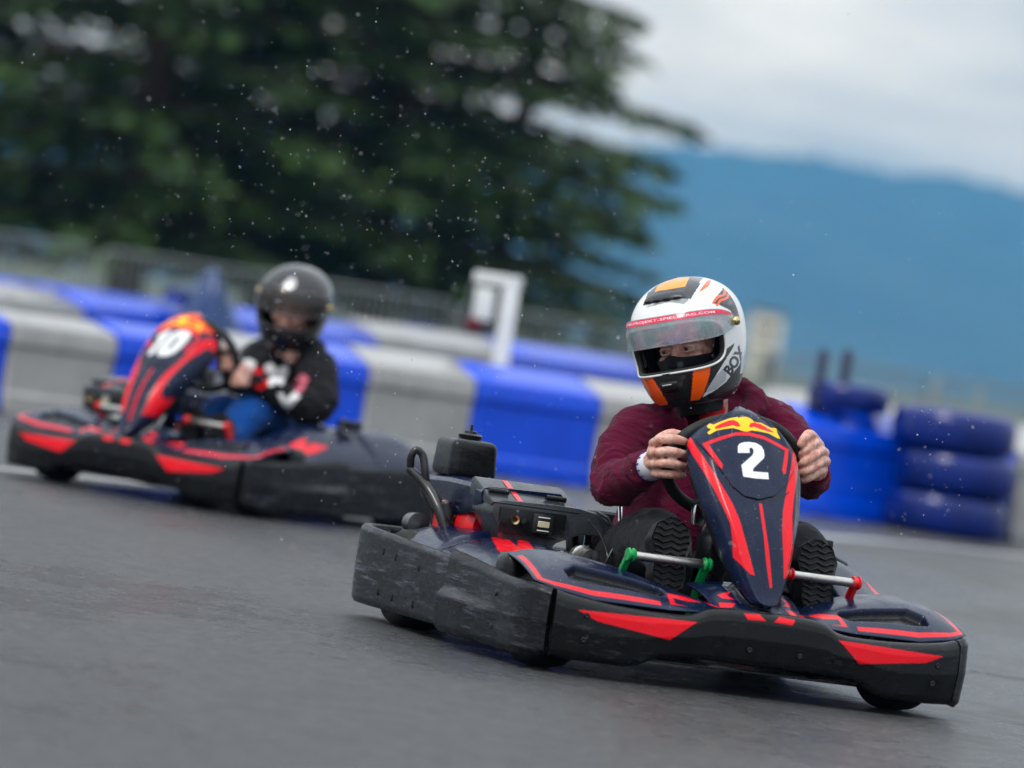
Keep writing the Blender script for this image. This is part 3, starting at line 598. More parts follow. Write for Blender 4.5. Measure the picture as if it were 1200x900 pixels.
    # --- steering wheel
    wc = np.array([-.015, .325, .600]); ax_y = np.array([1., 0, 0]); up = np.array([0, .42, .91]); an = np.linspace(0, 2*math.pi, 64, endpoint=False)
    Rw = .195; ringp = wc+Rw*(np.cos(an)[:, None]*ax_y+np.sin(an)[:, None]*up*.76); nn_ = np.cross(ax_y, up)
    b = np.linspace(0, 2*math.pi, 14, endpoint=False); A = np.zeros((64, 14, 3)); rad = ringp-wc; rad /= np.linalg.norm(rad, axis=1)[:, None]
    for j, q in enumerate(b): A[:, j] = ringp+.0175*math.cos(q)*rad+.0175*math.sin(q)*nn_
    sw = obj('steering_wheel', grid(A, True, True), m['rubber'], K)
    for q in (.25, math.pi-.25, -math.pi/2):
        d = math.cos(q)*ax_y+math.sin(q)*up*.76; obj('spoke', tube([wc-nn_*.01, wc+d*.09, wc+d*Rw*.98], .010, 8), m['frame'], sw)
    obj('hub', lathe([(-.02, 0), (-.02, .04), (.02, .045), (.03, 0)], 20, 'y', tuple(wc)), m['plastic_plain'], sw)
    # --- pedals
    def pedal(xa, xb, z, y, mt, outer):
        p = empty('pedal', (0, 0, 0), 0, K)
        obj('pedal_bar', tube([(xa, y, z-.001), (xb, y, z)], .0125, 12), m['alu'], p)
        for x in (xa, xb): obj('end_bracket', lathe([(-.011, 0), (-.011, .017), (-.006, .019), (-.003, .014), (.003, .014), (.006, .019), (.011, .017), (.011, 0)], 18, 'x', (x, y, z)), mt, p)
        xo = xa if outer == 0 else xb
        obj('lever', prism([(y+.012, z+.0), (y-.012, z+.012), (y-.055, z-.06), (y-.10, .10), (y-.075, .10), (y-.03, z-.07)], xo-.007, xo+.007, (1, 2, 0), .003), mt, p)
    g_, r_ = (m['green'], m['redpart']) if two else (m['redpart'], m['redpart'])
    pedal(.325, .098, .331, .50, g_, 1); pedal(-.355, -.15, .335, .50, r_, 0)
    ob = obj('pedal_plate', prism([(.488, .335), (.50, .325), (.46, .27), (.448, .28)], .318, .336, (1, 2, 0), .003), g_, K)
    # --- side bumper halves, front section with stepped lower lip
    for s in (1, -1):
        Q = spline([(.612, .676), (.645, .648), (.667, .60), (.673, .50), (.675, .36), (.681, .24), (.688, .11)], 120); t = np.gradient(Q, axis=0); t /= np.linalg.norm(t, axis=1)[:, None]; nrm = np.stack([-t[:, 1], t[:, 0]], 1); nrm *= np.where(nrm[:, :1] > 0, 1, -1)
        k = np.linspace(0, 1, 120); zt = smoothc(k, [0, .05, .3, .6, .9, 1], [.222, .228, .232, .244, .260, .262]); zb = smoothc(k, [0, .06, .5, 1], [.046, .038, .036, .036])
        hz = np.linspace(0, 1, 40); A = np.zeros((120, 44, 3)); step = np.interp(k, [0, .35, .75, 1], [0, 0, 1, 1])
        for j, h_ in enumerate(hz):
            lip = .020*step*np.interp(h_, [0, .06, .46, .56, 1], [.6, 1, 1, 0, 0]); o_ = np.interp(h_, [0, .08, .5, .92, 1], [-.012, 0, .006, .002, -.008])+lip
            A[:, j, :2] = Q+nrm*o_[:, None]; A[:, j, 2] = zb+(zt-zb)*h_
        for j, (o_, dz) in enumerate([(-.018, .001), (-.030, -.006), (-.033, -.03)]): A[:, 40+j, :2] = Q+nrm*o_; A[:, 40+j, 2] = zt+dz
        A[:, 43, :2] = Q-nrm*.033; A[:, 43, 2] = zb+.004
        A[..., 0] *= s; sb = obj('side_bumper', grid(A, cv=True, sharp=50, caps=True), m['plastic_worn'], K)
        for (k_, z_) in ((.42, .18), (.42, .09)): 
            i = int(k_*119); obj('bolt', lathe([(0, .009), (.004, .008), (.005, .004), (.004, 0)] if s > 0 else [(0, .009), (-.004, .008), (-.005, .004), (-.004, 0)], 12, 'x', (s*(Q[i, 0]+.003), Q[i, 1], z_)), m['plastic_plain'], sb)
        # side pod
        ys = np.linspace(-.66, .40, 360 if two else 130); NY = len(ys); lift = .80 if s > 0 else 1.5
        sec = [(.640, .232), (.622, .255), (.59, .283), (.545, .312), (.50, .330), (.45, .338), (.40, .336), (.375, .322), (.368, .25)]
        S_ = spline(sec, 120 if two else 44); NS = len(S_); g = smoothc(ys, [-.66, -.55, -.42, -.30, -.10, .12, .28, .40], [.35, .75, .98, 1.0, 1.0, .95, .62, .35]); notch = -.018*np.exp(-((ys+.14)/.018)**2)-.010*(ys > -.14)
        A = np.zeros((NY, NS, 3)); A[..., 0] = S_[None, :, 0]; A[..., 1] = ys[:, None]; A[..., 2] = .225+(S_[None, :, 1]-.225)*g[:, None]*lift+notch[:, None]*np.sin(np.pi*np.linspace(0, 1, NS))[None]
        pts = A.reshape(-1, 3); red1 = [(575.5, 629), (595, 631), (607, 641), (606.5, 628), (615, 629), (629, 648), (623, 650), (610, 657), (590, 650), (583, 644)]
        col = paint(len(pts), pts, NAVY, [(red1, RED), ([(470, 640), (478, 634), (482, 645), (474, 648)], RED)])
        A[..., 0] *= s; solidify(obj('side_pod', grid(A, cols=col, sharp=50), m['paint'], K), .005)
    # --- rear bumper: wraps from side to side
    halfr = [(.648, .16), (.652, 0), (.656, -.2), (.660, -.45), (.662, -.62), (.650, -.71), (.612, -.765), (.55, -.785), (.3, -.80), (0, -.803)]
    path = np.array(halfr+[(-x, y) for x, y in halfr[-2::-1]]); Q = spline(path, 420); t = np.gradient(Q, axis=0); t /= np.linalg.norm(t, axis=1)[:, None]; nrm = np.stack([t[:, 1], -t[:, 0]], 1)
    cen = Q-np.array([0, -.3]); nrm *= np.where((nrm*cen).sum(1, keepdims=True) > 0, 1, -1)
    zt = np.interp(Q[:, 1], [-.8, -.62, -.3, .16], [.268, .264, .252, .238]); zb = np.interp(Q[:, 1], [-.8, -.5, .16], [.042, .042, .046]); hz = np.linspace(0, 1, 44)
    A = np.zeros((420, 48, 3))
    for j, h_ in enumerate(hz):
        o_ = np.interp(h_, [0, .06, .25, .5, .75, .95, 1], [-.008, 0, .002, .003, .002, .001, -.006]); A[:, j, :2] = Q+nrm*o_; A[:, j, 2] = zb+(zt-zb)*h_
    for j, (o_, dz) in enumerate([(-.016, .001), (-.026, -.006), (-.029, -.03)]): A[:, 44+j, :2] = Q+nrm*o_; A[:, 44+j, 2] = zt+dz
    A[:, 47, :2] = Q-nrm*.029; A[:, 47, 2] = zb+.004
    rb = obj('rear_bumper', grid(A, cv=True, sharp=50, caps=True), m['plastic_worn'], K)
    for s in (1, -1):
        for (y_, z_, w_, h_) in ((-.655, .186, .03, .034), (-.47, .205, .008, .022), (-.37, .198, .008, .022), (-.19, .185, .012, .018), (-.47, .09, .008, .022), (-.36, .083, .008, .020), (-.20, .083, .010, .022)):
            xq = np.interp(-y_, [-.16, 0, .2, .45, .62, .71], [.648, .652, .656, .660, .662, .650]); obj('slot', rbox((.006, w_, h_), (s*(xq+.0015), y_, z_), .0015, 1), m['dark'], rb)
    # --- engine side (driver's right): cover, engine, tank, control box, hoop
    ysx = np.linspace(-.74, -.13, 60); A = []
    for y_ in ysx:
        k = (y_+.78)/.65; xo = .47+.055*k; zt_ = np.interp(k, [0, .1, .5, .8, 1], [.40, .437, .447, .448, .44]); zb_ = np.interp(k, [0, .2, .55, .85, 1], [.37, .352, .335, .36, .39]); xi = .27
        sec = [(xo-.006, zb_), (xo, zb_+.01), (xo+.004, zt_-.018), (xo-.004, zt_-.006), (xo-.02, zt_), (xi+.02, zt_+.006), (xi, zt_-.01), (xi, zb_)]
        A.append([(x, y_, z) for x, z in sec])
    ec = obj('engine_cover', grid(np.array(A), cv=True, caps=True, sharp=35, cols=np.tile(NAVY, (60*8, 1))), m['paint'], K)
    tm_ = [tr for tr in text_tris('RX', .035, .002, .2)]
    tv = np.array(tm_).reshape(-1, 2); M3 = [(P(583-3, 549, -.52)[0]-.01-p[0], -.56, 0) for p in tv]
    en = empty('engine', (0, 0, 0), 0, K)
    obj('engine_block', rbox((.15, .17, .13), (.40, -.42, .22), .02), m['grey'], en)
    for i in range(7): obj('cooling_fin', rbox((.165, .185, .007), (.40, -.42, .17+.018*i), .002, 1), m['frame'], en)
    obj('engine_shroud', lathe([(-.065, 0), (-.065, .07), (-.05, .085), (.03, .088), (.055, .07), (.06, 0)], 32, 'y', (.415, -.32, .315)), m['redpart'], en)
    obj('starter_housing', lathe([(-.04, 0), (-.04, .05), (.03, .055), (.05, .03), (.05, 0)], 28, 'x', (.47, -.47, .32)), m['redpart'], en)
    obj('exhaust', tube([(.30, -.18, .20), (.33, -.08, .26), (.30, -.02, .27)], .028, 14, 14), m['alu'], en)
    obj('carburettor', lathe([(-.04, 0), (-.04, .03), (-.01, .034), (.0, .028), (.05, .026), (.05, 0)], 20, 'y', (.255, .02, .285)), m['alu'], en)
    ft = obj('fuel_tank', rbox((.150, .165, .112), (.405, -.60, .496), .026, 4, taper=(.92, .92)), m['tank'], K)
    obj('fuel_cap', lathe([(0, 0), (0, .033), (.012, .036), (.016, .03), (.016, .02), (.024, .018), (.026, .005), (.042, .004), (.043, 0)], 24, 'z', (.40, -.60, .553)), m['plastic_plain'], ft)
    # control box
    fr_ = [(.518, .405), (.520, .372), (.47, .30), (.42, .285), (.40, .30), (.37, .30), (.345, .27), (.315, .31), (.24, .345), (.165, .345), (.205, .408), (.26, .416), (.34, .417), (.48, .412)]
    cb = obj('control_box', prism(fr_, -.05, -.21, bev=.006), m['grey'], K)
    top = prism([(-.046, .404), (-.215, .462), (-.235, .455), (-.235, .41), (-.06, .39)], .255, .523, (1, 2, 0), .006); ct = obj('box_lid', top, m['grey'], cb)
    obj('lid_stripe', prism([(-.055, .4085), (-.205, .4600), (-.205, .4605), (-.055, .4095)], .425, .442, (1, 2, 0), 0), m['redpart'], cb)
    for x in (.49, .315): obj('lid_handle', lathe([(-.03, 0), (-.03, .008), (.03, .008), (.03, 0)], 14, 'x', (x, -.10, .432)), m['plastic_plain'], cb)
    pn = obj('switch_panel', rbox((.20, .012, .072), (.40, -.042, .357), .004), m['plastic_plain'], cb)
    obj('key_switch', lathe([(0, .0), (-.0, .006), (.012, .007), (.014, .013), (.003, .0135), (.0, .013)], 20, 'y', (.458, -.038, .362)), m['brass'], cb)
    obj('knob', lathe([(0, .014), (.014, .012), (.016, 0)], 18, 'y', (.428, -.036, .358)), m['plastic_plain'], cb)
    ds = obj('display', rbox((.062, .014, .055), (.372, -.034, .360), .004), m['frame'], cb); 
    obj('screen', rbox((.034, .006, .017), (.371, -.026, .359), .001, 1), m['lcd'], cb)
    for z_ in (.378, .341): obj('display_print', rbox((.036, .003, .003), (.371, -.0265, z_), .0005, 1), m['wpost'], cb)
    # arm from control box down to the seat
    obj('guard_arm', prism([(.26, .415), (.20, .41), (.13, .372), (.10, .33), (.12, .325), (.16, .35), (.22, .37)], -.06, -.10, bev=.006), m['grey'], K)
    # roll hoop
    H_ = [P(524, 626, -.38), P(515, 598, -.41), P(501, 572, -.46), P(480, 549, -.50)]
    obj('guard_bar', tube(H_, [.016, .017, .016, .013], 12, 30), m['frame'], K)
    H_ = [P(500, 574, -.47), P(498, 552, -.47), P(495, 533, -.48), P(488, 527, -.485), P(482, 534, -.49), P(481, 552, -.50)]
    obj('hoop', tube(H_, .0115, 12, 40), m['frame'], K); obj('hoop_stay', tube([P(523, 590, -.40), P(525, 622, -.40)], .016, 10), m['frame'], K)
    H_ = [P(496, 572, -.52), P(507, 606, -.50), P(512, 640, -.48)]; obj('hoop_brace', tube(H_, .010, 10, 12), m['frame'], K)
    obj('bumper_mount', rbox((.10, .09, .09), (.50, -.66, .255), .03, 3, taper=(.6, .7)), m['grey'], K); obj('mount_knob', lathe([(-.03, 0), (-.03, .03), (.03, .034), (.04, 0)], 16, 'y', (.53, -.60, .29)), m['grey'], K)
    # left-hand pod fittings
    obj('mirror_block', rbox((.10, .05, .035), (-.50, -.10, .405), .008), m['plastic_plain'], K); obj('cable_clip', tube([(-.42, -.15, .36), (-.45, -.12, .42), (-.50, -.05, .39), (-.56, .0, .36)], .008, 8, 16), m['frame'], K)
    # --- seat
    nu, nv = 40, 30; A = np.zeros((nu, nv, 3))
    for i, a in enumerate(np.linspace(-math.pi*.95/2*1.15, math.pi*.95/2*1.15, nu)):
        for j, h_ in enumerate(np.linspace(0, 1, nv)):
            wd = .185+.02*h_; z = .10+.30*h_-.06*(abs(a)/1.8)**2*h_; A[i, j] = (math.sin(a)*wd, -.16-.07*h_-math.cos(a)*(.17+.05*h_), z)
    solidify(obj('seat', grid(A), m['plastic_plain'], K), .012)
    obj('seat_pan', rbox((.34, .36, .03), (0, -.20, .10), .012), m['plastic_plain'], K)
    for s in (1, -1): obj('seat_stay', tube([(s*.20, -.10, .34), (s*.23, -.02, .10)], .011, 10), m['chrome'], K)
    obj('seat_strut', tube([P(727, 592, -.05), P(726, 640, -.02)], .008, 8), m['chrome'], K)
    # --- chassis
    for s in (1, -1): obj('chassis_tube', tube([(s*.10, .66, .10), (s*.22, .60, .095), (s*.27, .3, .085), (s*.30, -.1, .085), (s*.30, -.68, .10)], .016, 10, 40), m['frame'], K)
    obj('floor_tray', prism([(-.55, -.70), (.55, -.70), (.56, .0), (.55, .40), (.45, .66), (-.45, .66), (-.55, .40), (-.56, .0)], .062, .068, (0, 1, 2), .001), m['plastic_plain'], K)
    obj('rear_axle', tube([(-.6, -.46, .13), (.6, -.46, .13)], .02, 12), m['alu'], K); obj('front_axle', tube([(-.55, .46, .12), (.55, .46, .12)], .012, 12), m['frame'], K)
    st = math.radians(14 if two else -6)
    for s in (1, -1):
        for (y_, r, wd, name, a) in ((.46, .127, .125, 'front_wheel', st), (-.46, .14, .185, 'rear_wheel', 0)):
            wv = empty(name, (s*(.53 if y_ > 0 else .535), y_, r-.0005), a, K); obj('tyre', lathe(tyre_profile(r, wd), 40, 'x', sharp=60), m['rubber'], wv); h = wd/2
            obj('rim', lathe([(-h*.9, 0), (-h*.3, .03), (-h*.3, r*.4), (-h*.92, r*.55), (-h*.96, r*.62), (-h*.8, r*.6), (h*.8, r*.6), (h*.96, r*.62), (h*.92, r*.55), (h*.3, r*.4), (h*.3, .03), (h*.6, 0)], 28, 'x'), m['alu'], wv)
    # chrome seat-adjust bolt between fairing and driver
    q = P(818, 603, .36); obj('column_clamp', rbox((.034, .03, .06), tuple(q), .007, 2), m['chrome'], K); obj('clamp_cap', lathe([(0, .016), (.012, .016), (.014, 0)], 16, 'z', (q[0], q[1], q[2]+.03)), m['plastic_plain'], K)
    q = P(822, 690, .44); obj('brake_linkage', rbox((.03, .04, .05), tuple(q), .012, 3), m['chrome'], K)
    for i, pl in enumerate([[(690, 610, .0), (705, 630, .02), (712, 655, .05), (700, 668, .1)], [(712, 655, .05), (720, 640, .04), (728, 626, 0.)], [(700, 600, -.1), (716, 612, -.05), (722, 650, .0)]]):
        obj('cable', tube([P(*q) for q in pl], .004, 6, 16), m['frame'], K)
    if not two:      # this kart carries its engine group a little further forward and out
        for o_ in K.children:
            if o_.name.split('.')[0] in ('engine_cover', 'engine', 'fuel_tank', 'control_box', 'guard_arm', 'guard_bar', 'hoop', 'hoop_stay', 'hoop_brace'): o_.location = (.09, .33, -.01)
    return K
Mb = Mat('bumper_plastic'); at = Mb.n('ShaderNodeVertexColor', layer_name='Col').outputs[0]
n1 = Mb.noise(30, 6, .65, (1, 1, 4)); sc = Mb.mix(1., Mb.ramp(n1, [(.56, 0.), (.70, .35)]), Mb.ramp(Mb.noise(4, 3), [(.45, 0.), (.65, 1.)]), 'MULTIPLY')
Mb.set(Specular_IOR_Level=.28); Mb.l(Mb.mix(sc, at, (.10, .105, .12)), 'Base Color'); Mb.l(Mb.ramp(Mb.noise(20, 5), [(.3, .20), (.7, .40)]), 'Roughness'); pv = Mb.bump(Mb.noise(420, 2), .12, .0008); wet_drops(Mb, .3, 130, pv); MAT['bumper'] = Mb.m
MAT['dark'] = plain('slot_black', (.003, .003, .003), .7); MAT['tank'] = scuffed('fuel_tank_plastic', (.005, .0053, .006), .15)
KA = kart(K2, '2'); tag(KA, 'navy, red and black racing kart numbered 2, driven by the maroon hoodie', 'kart', 'rental racing karts')
KB = kart(K10, '10'); tag(KB, 'black and red racing kart numbered 10 following behind, with the black helmeted driver', 'kart', 'rental racing karts')
# ------------------------------------------------------------------ people
def union(parts, voxel, smooth=4, disp=None):
    v, f = join(parts); me = bpy.data.meshes.new('u'); me.from_pydata(v.tolist(), [], f); me.update()
    o = bpy.data.objects.new('u', me); COL.objects.link(o)
    m_ = o.modifiers.new('r', 'REMESH'); m_.mode = 'VOXEL'; m_.voxel_size = voxel; m_.use_smooth_shade = True
    if smooth: k = o.modifiers.new('s', 'SMOOTH'); k.factor = .5; k.iterations = smooth
    for i, (sc_, st_, *ty_) in enumerate(disp or []):
        tx = bpy.data.textures.new('fold', ty_[0] if ty_ else 'CLOUDS'); tx.noise_scale = sc_; tx.noise_depth = 2
        if ty_: tx.turbulence = 5.; tx.marble_type = 'SOFT'
        d = o.modifiers.new(f'd{i}', 'DISPLACE'); d.texture = tx; d.strength = st_; d.mid_level = .5; d.texture_coords = 'GLOBAL'
    dg = bpy.context.evaluated_depsgraph_get(); dg.update(); r = bpy.data.meshes.new_from_object(o.evaluated_get(dg)); bpy.data.objects.remove(o)
    r.polygons.foreach_set('use_smooth', [True]*len(r.polygons)); return r
def ch(P, R, seg=16, n=14):
    P = np.asarray(P, float); R = np.asarray(R, float); R2 = R if R.ndim == 2 else np.stack([R, R], 1)
    Q = spline(np.c_[P, R2], n); return tube_arr(Q[:, :3], Q[:, 3:], seg)
def ell(c, r, axes=np.eye(3), nu=24, nv=16):
    a = np.linspace(0, 2*math.pi, nu, endpoint=False); b = np.linspace(.02, math.pi-.02, nv)
    A = np.stack([np.outer(np.sin(b), np.cos(a))*r[0], np.outer(np.sin(b), np.sin(a))*r[1], np.outer(np.cos(b), np.ones(nu))*r[2]], -1).reshape(-1, 3) @ np.asarray(axes)+np.asarray(c)
    f = gridfaces(nv, nu, False, True); f.append(list(range(nu))); f.append(list(range((nv-1)*nu, nv*nu))); return A, f
def norm(v): v = np.asarray(v, float); return v/np.linalg.norm(v)
class Head:
    """helmet frame: x to the driver's right, y forward, z up; lives in kart coordinates"""
    def __init__(s, frame, c, yaw, down, lean, k):
        f = norm((-math.sin(math.radians(yaw)), -math.cos(math.radians(yaw)), -math.tan(math.radians(down)))); up = np.array([math.sin(math.radians(lean)), 0, math.cos(math.radians(lean))])
        up = norm(up-f*(up @ f)); x = np.cross(f, up); s.A = np.stack([x, f, up]) @ frame.M; s.c = np.asarray(c); s.k = k; s.frame = frame
    def __call__(s, p): return (np.asarray(p, float)*s.k) @ s.A+s.c
    def dir(s, p): return np.asarray(p, float) @ s.A
HZ = [-.172, -.165, -.13, -.08, -.02, .04, .09, .13, .158, .172, .178]
HA = [.088, .098, .118, .135, .147, .150, .142, .118, .082, .045, .006]
HF = [.128, .142, .163, .176, .178, .170, .148, .116, .078, .042, .006]
HB = [.080, .092, .125, .150, .166, .172, .163, .138, .098, .055, .006]
def shell(az, z, off=0.):
    """helmet surface; az 0 = front, positive to the driver's left"""
    a = smoothc(z, HZ, HA)+off; fr = smoothc(z, HZ, HF)+off; bk = smoothc(z, HZ, HB)+off
    c, s_ = np.cos(az), np.sin(az); L_ = np.where(c >= 0, fr, bk); p = 2.25
    r = (np.abs(s_/a)**p+np.abs(c/L_)**p)**(-1/p); return np.stack([-s_*r, c*r, z+0*az], -1)
def opening(az, z):
    zc, hz_ = -.012, .066; w_ = 1.12
    return (np.abs(az/w_)**4+np.abs((z-zc)/hz_)**3.2) < 1
def helmet(person, H, colour, mat, visor_mat, vis, trim_mat):
    n, m_ = 380, 240; az = np.linspace(-math.pi, math.pi, n, endpoint=False); tt = np.linspace(0, 1, m_); z = spline(np.c_[np.array(HZ), np.array(HA)], m_)[:, 0]
    AZ, Z = np.meshgrid(az, z, indexing='ij'); V = shell(AZ.ravel(), Z.ravel()).reshape(n, m_, 3)
    fc = np.array(gridfaces(n, m_, True, False)); op = opening(AZ, Z).ravel(); keep = ~op[fc].all(1)
    Vh = V.reshape(-1, 3); cols = colour(Vh, AZ.ravel(), Z.ravel(), H)
    used = np.unique(fc[keep]); idx = -np.ones(len(Vh), int); idx[used] = np.arange(len(used))
    me = mesh(H(Vh[used]), idx[fc[keep]], cols=cols[used]); hm = obj('helmet', me, mat, person); solidify(hm, .012)
    an = np.linspace(0, 2*math.pi, 90, endpoint=False); sgnp = lambda v, p: np.sign(v)*np.abs(v)**p
    oa = 1.12*sgnp(np.cos(an), 2/4.); oz = -.012+.066*sgnp(np.sin(an), 2/3.2)
    def ring(off, r, name, mt, seg=8):
        P = H(shell(oa, oz, off)); P = np.vstack([P, P[:2]]); v, f = tube_arr(P, r, seg); return obj(name, mesh(v, f), mt, hm)
    ring(.001, .0032, 'opening_trim', trim_mat); ring(-.010, .010, 'rubber_gasket', MAT['rubber'])
    # liner
    A = shell(AZ[::4, ::4].ravel(), Z[::4, ::4].ravel(), -.022).reshape(AZ[::4, ::4].shape+(3,)); f2 = np.array(gridfaces(A.shape[0], A.shape[1], True)); o2 = opening(AZ[::4, ::4]*.93, Z[::4, ::4]).ravel(); f2 = f2[~o2[f2].any(1)]
    obj('liner', mesh(H(A.reshape(-1, 3)), f2.tolist()), MAT['black_cloth'], hm)
    if vis:
        a0, z0, z1, of = vis; va = np.linspace(-a0, a0, 120); vz = np.linspace(0, 1, 40); VA, VZ = np.meshgrid(va, vz, indexing='ij')
        e_ = np.abs(VA/a0)**5; lo = z0+.030*e_; hi = z1-.028*e_; ZZ = lo+(hi-lo)*VZ
        o_ = of*(1-.75*np.abs(VA/a0)**2)+.006; Pv = shell(VA.ravel(), ZZ.ravel(), 0); Pn = Pv.copy(); Pn[:, 2] = 0; Pn /= np.linalg.norm(Pn, axis=1)[:, None]; Pv = Pv+Pn*o_.reshape(-1, 1)
        G = Pv.reshape(120, 40, 3); vo = obj('visor', grid(H(Pv).reshape(120, 40, 3)), visor_mat, hm); solidify(vo, .0025)
        eg = np.vstack([G[:, 0], G[-1, 1:], G[::-1, -1][1:], G[0, ::-1][1:]]); v, f = tube_arr(H(eg), .0018, 6); obj('visor_rim', mesh(v, f), MAT['visor'], hm)
        for sd_ in (1, -1):
            p = shell(np.array([sd_*1.42]), np.array([.035]), .016)[0]; d = norm(H.dir((p[0], p[1]*.3, 0))); p = H(p); q = [p-d*.010, p-d*.0, p+d*.004, p+d*.006]; rr = [.013, .013, .011, .004]; v, f = tube_arr(q, rr, 16); obj('visor_pivot', mesh(v, f), MAT['brass'], hm)
        return hm, G
    return hm, None
def zh(p): return zoomc(p, 720, 300, .2112)
PL = {
 'chin': (zh([(120, 630), (385, 622), (440, 608), (545, 570), (668, 482), (660, 505), (488, 785), (430, 860), (280, 870), (180, 760)]), BLK),
 'or1': (zh([(146, 640), (198, 655), (255, 745), (303, 832), (283, 838), (215, 770), (165, 690)]), ORANGE),
 'or2': (zh([(438, 616), (541, 570), (528, 660), (492, 772), (470, 800), (421, 816), (432, 720)]), ORANGE),
 'low': (zh([(430, 860), (488, 785), (560, 745), (618, 700), (690, 610), (722, 540), (735, 500), (745, 600), (680, 740), (560, 850), (440, 900)]), BLK),
 'side': (zh([(540, 262), (575, 215), (600, 185), (592, 130), (645, 185), (692, 270), (700, 350), (690, 372), (640, 300), (580, 270)]), (.02, .02, .024)),
 'zig': (zh([(542, 258), (565, 222), (602, 213), (610, 178), (626, 172), (617, 216), (573, 236), (552, 266)]), ORANGE),
 'zig2': (zh([(560, 275), (585, 240), (622, 228), (634, 190), (642, 200), (632, 236), (592, 252), (572, 280)]), ORANGE),
 'wedge': (zh([(462, 207), (510, 140), (546, 118), (524, 168)]), ORANGE),
 'wedge2': (zh([(470, 150), (500, 112), (512, 130), (492, 150)]), WHITE),
 'grey1': (zh([(160, 275), (185, 205), (235, 165), (320, 125), (420, 100), (535, 92), (488, 140), (450, 195), (425, 238), (300, 238), (215, 262)]), (.035, .036, .04)),
 'or3': (zh([(224, 200), (238, 168), (300, 130), (400, 106), (418, 114), (392, 170), (300, 184), (250, 192)]), srgb(245, 150, 20)),
 'arc': (zh([(165, 290), (230, 262), (300, 242), (380, 236), (420, 240), (385, 268), (300, 255), (220, 275)]), (.30, .31, .32)),
 'cheekgrey': (zh([(505, 760), (560, 670), (625, 600), (618, 690), (560, 740)]), (.45, .47, .5)),
}
BOXT = None
def helmet_colours(Vh, AZ, Z, H):
    """painted helmet: the design is the same on both sides, so the hidden side is looked up at its mirror image"""
    n = len(Vh); c = np.tile(np.array((.78, .78, .78)), (n, 1))
    Vm = Vh.copy(); Vm[:, 0] = -np.abs(Vm[:, 0]); Pm = H.frame.px(H(Vm)); P = H.frame.px(H(Vh)); front = np.abs(AZ) < 1.9
    hid = np.abs(AZ) >= 1.75
    for k in ('grey1', 'or3', 'arc', 'chin', 'or1', 'or2', 'low', 'side', 'zig', 'zig2', 'wedge', 'wedge2', 'cheekgrey'):
        poly, col = PL[k]; Q = P if k in ('grey1', 'or3', 'arc', 'or1', 'chin') else Pm
        c[pip(Q, poly) & ~hid] = col
    tr = text_tris('BOX', 1., .05, .1); tr = tr/np.array([np.ptp(tr[..., 0]), np.ptp(tr[..., 1])]); o_ = np.array(zh([(668, 588)])[0]); ux = np.array([.55, -.84])*36; uy = -np.array([.80, .60])*12.5
    T2 = o_+tr[..., :1]*ux+tr[..., 1:]*uy*1.0; c[in_tris(Pm, T2) & ~hid] = (.015, .015, .03)
    back = hid & (np.abs(Z+.02) < .09) & (np.abs(AZ) > 2.2); c[back] = (.02, .02, .024); c[hid & (Z < -.11)] = BLK
    c[(Z < -.160)] = BLK
    return c
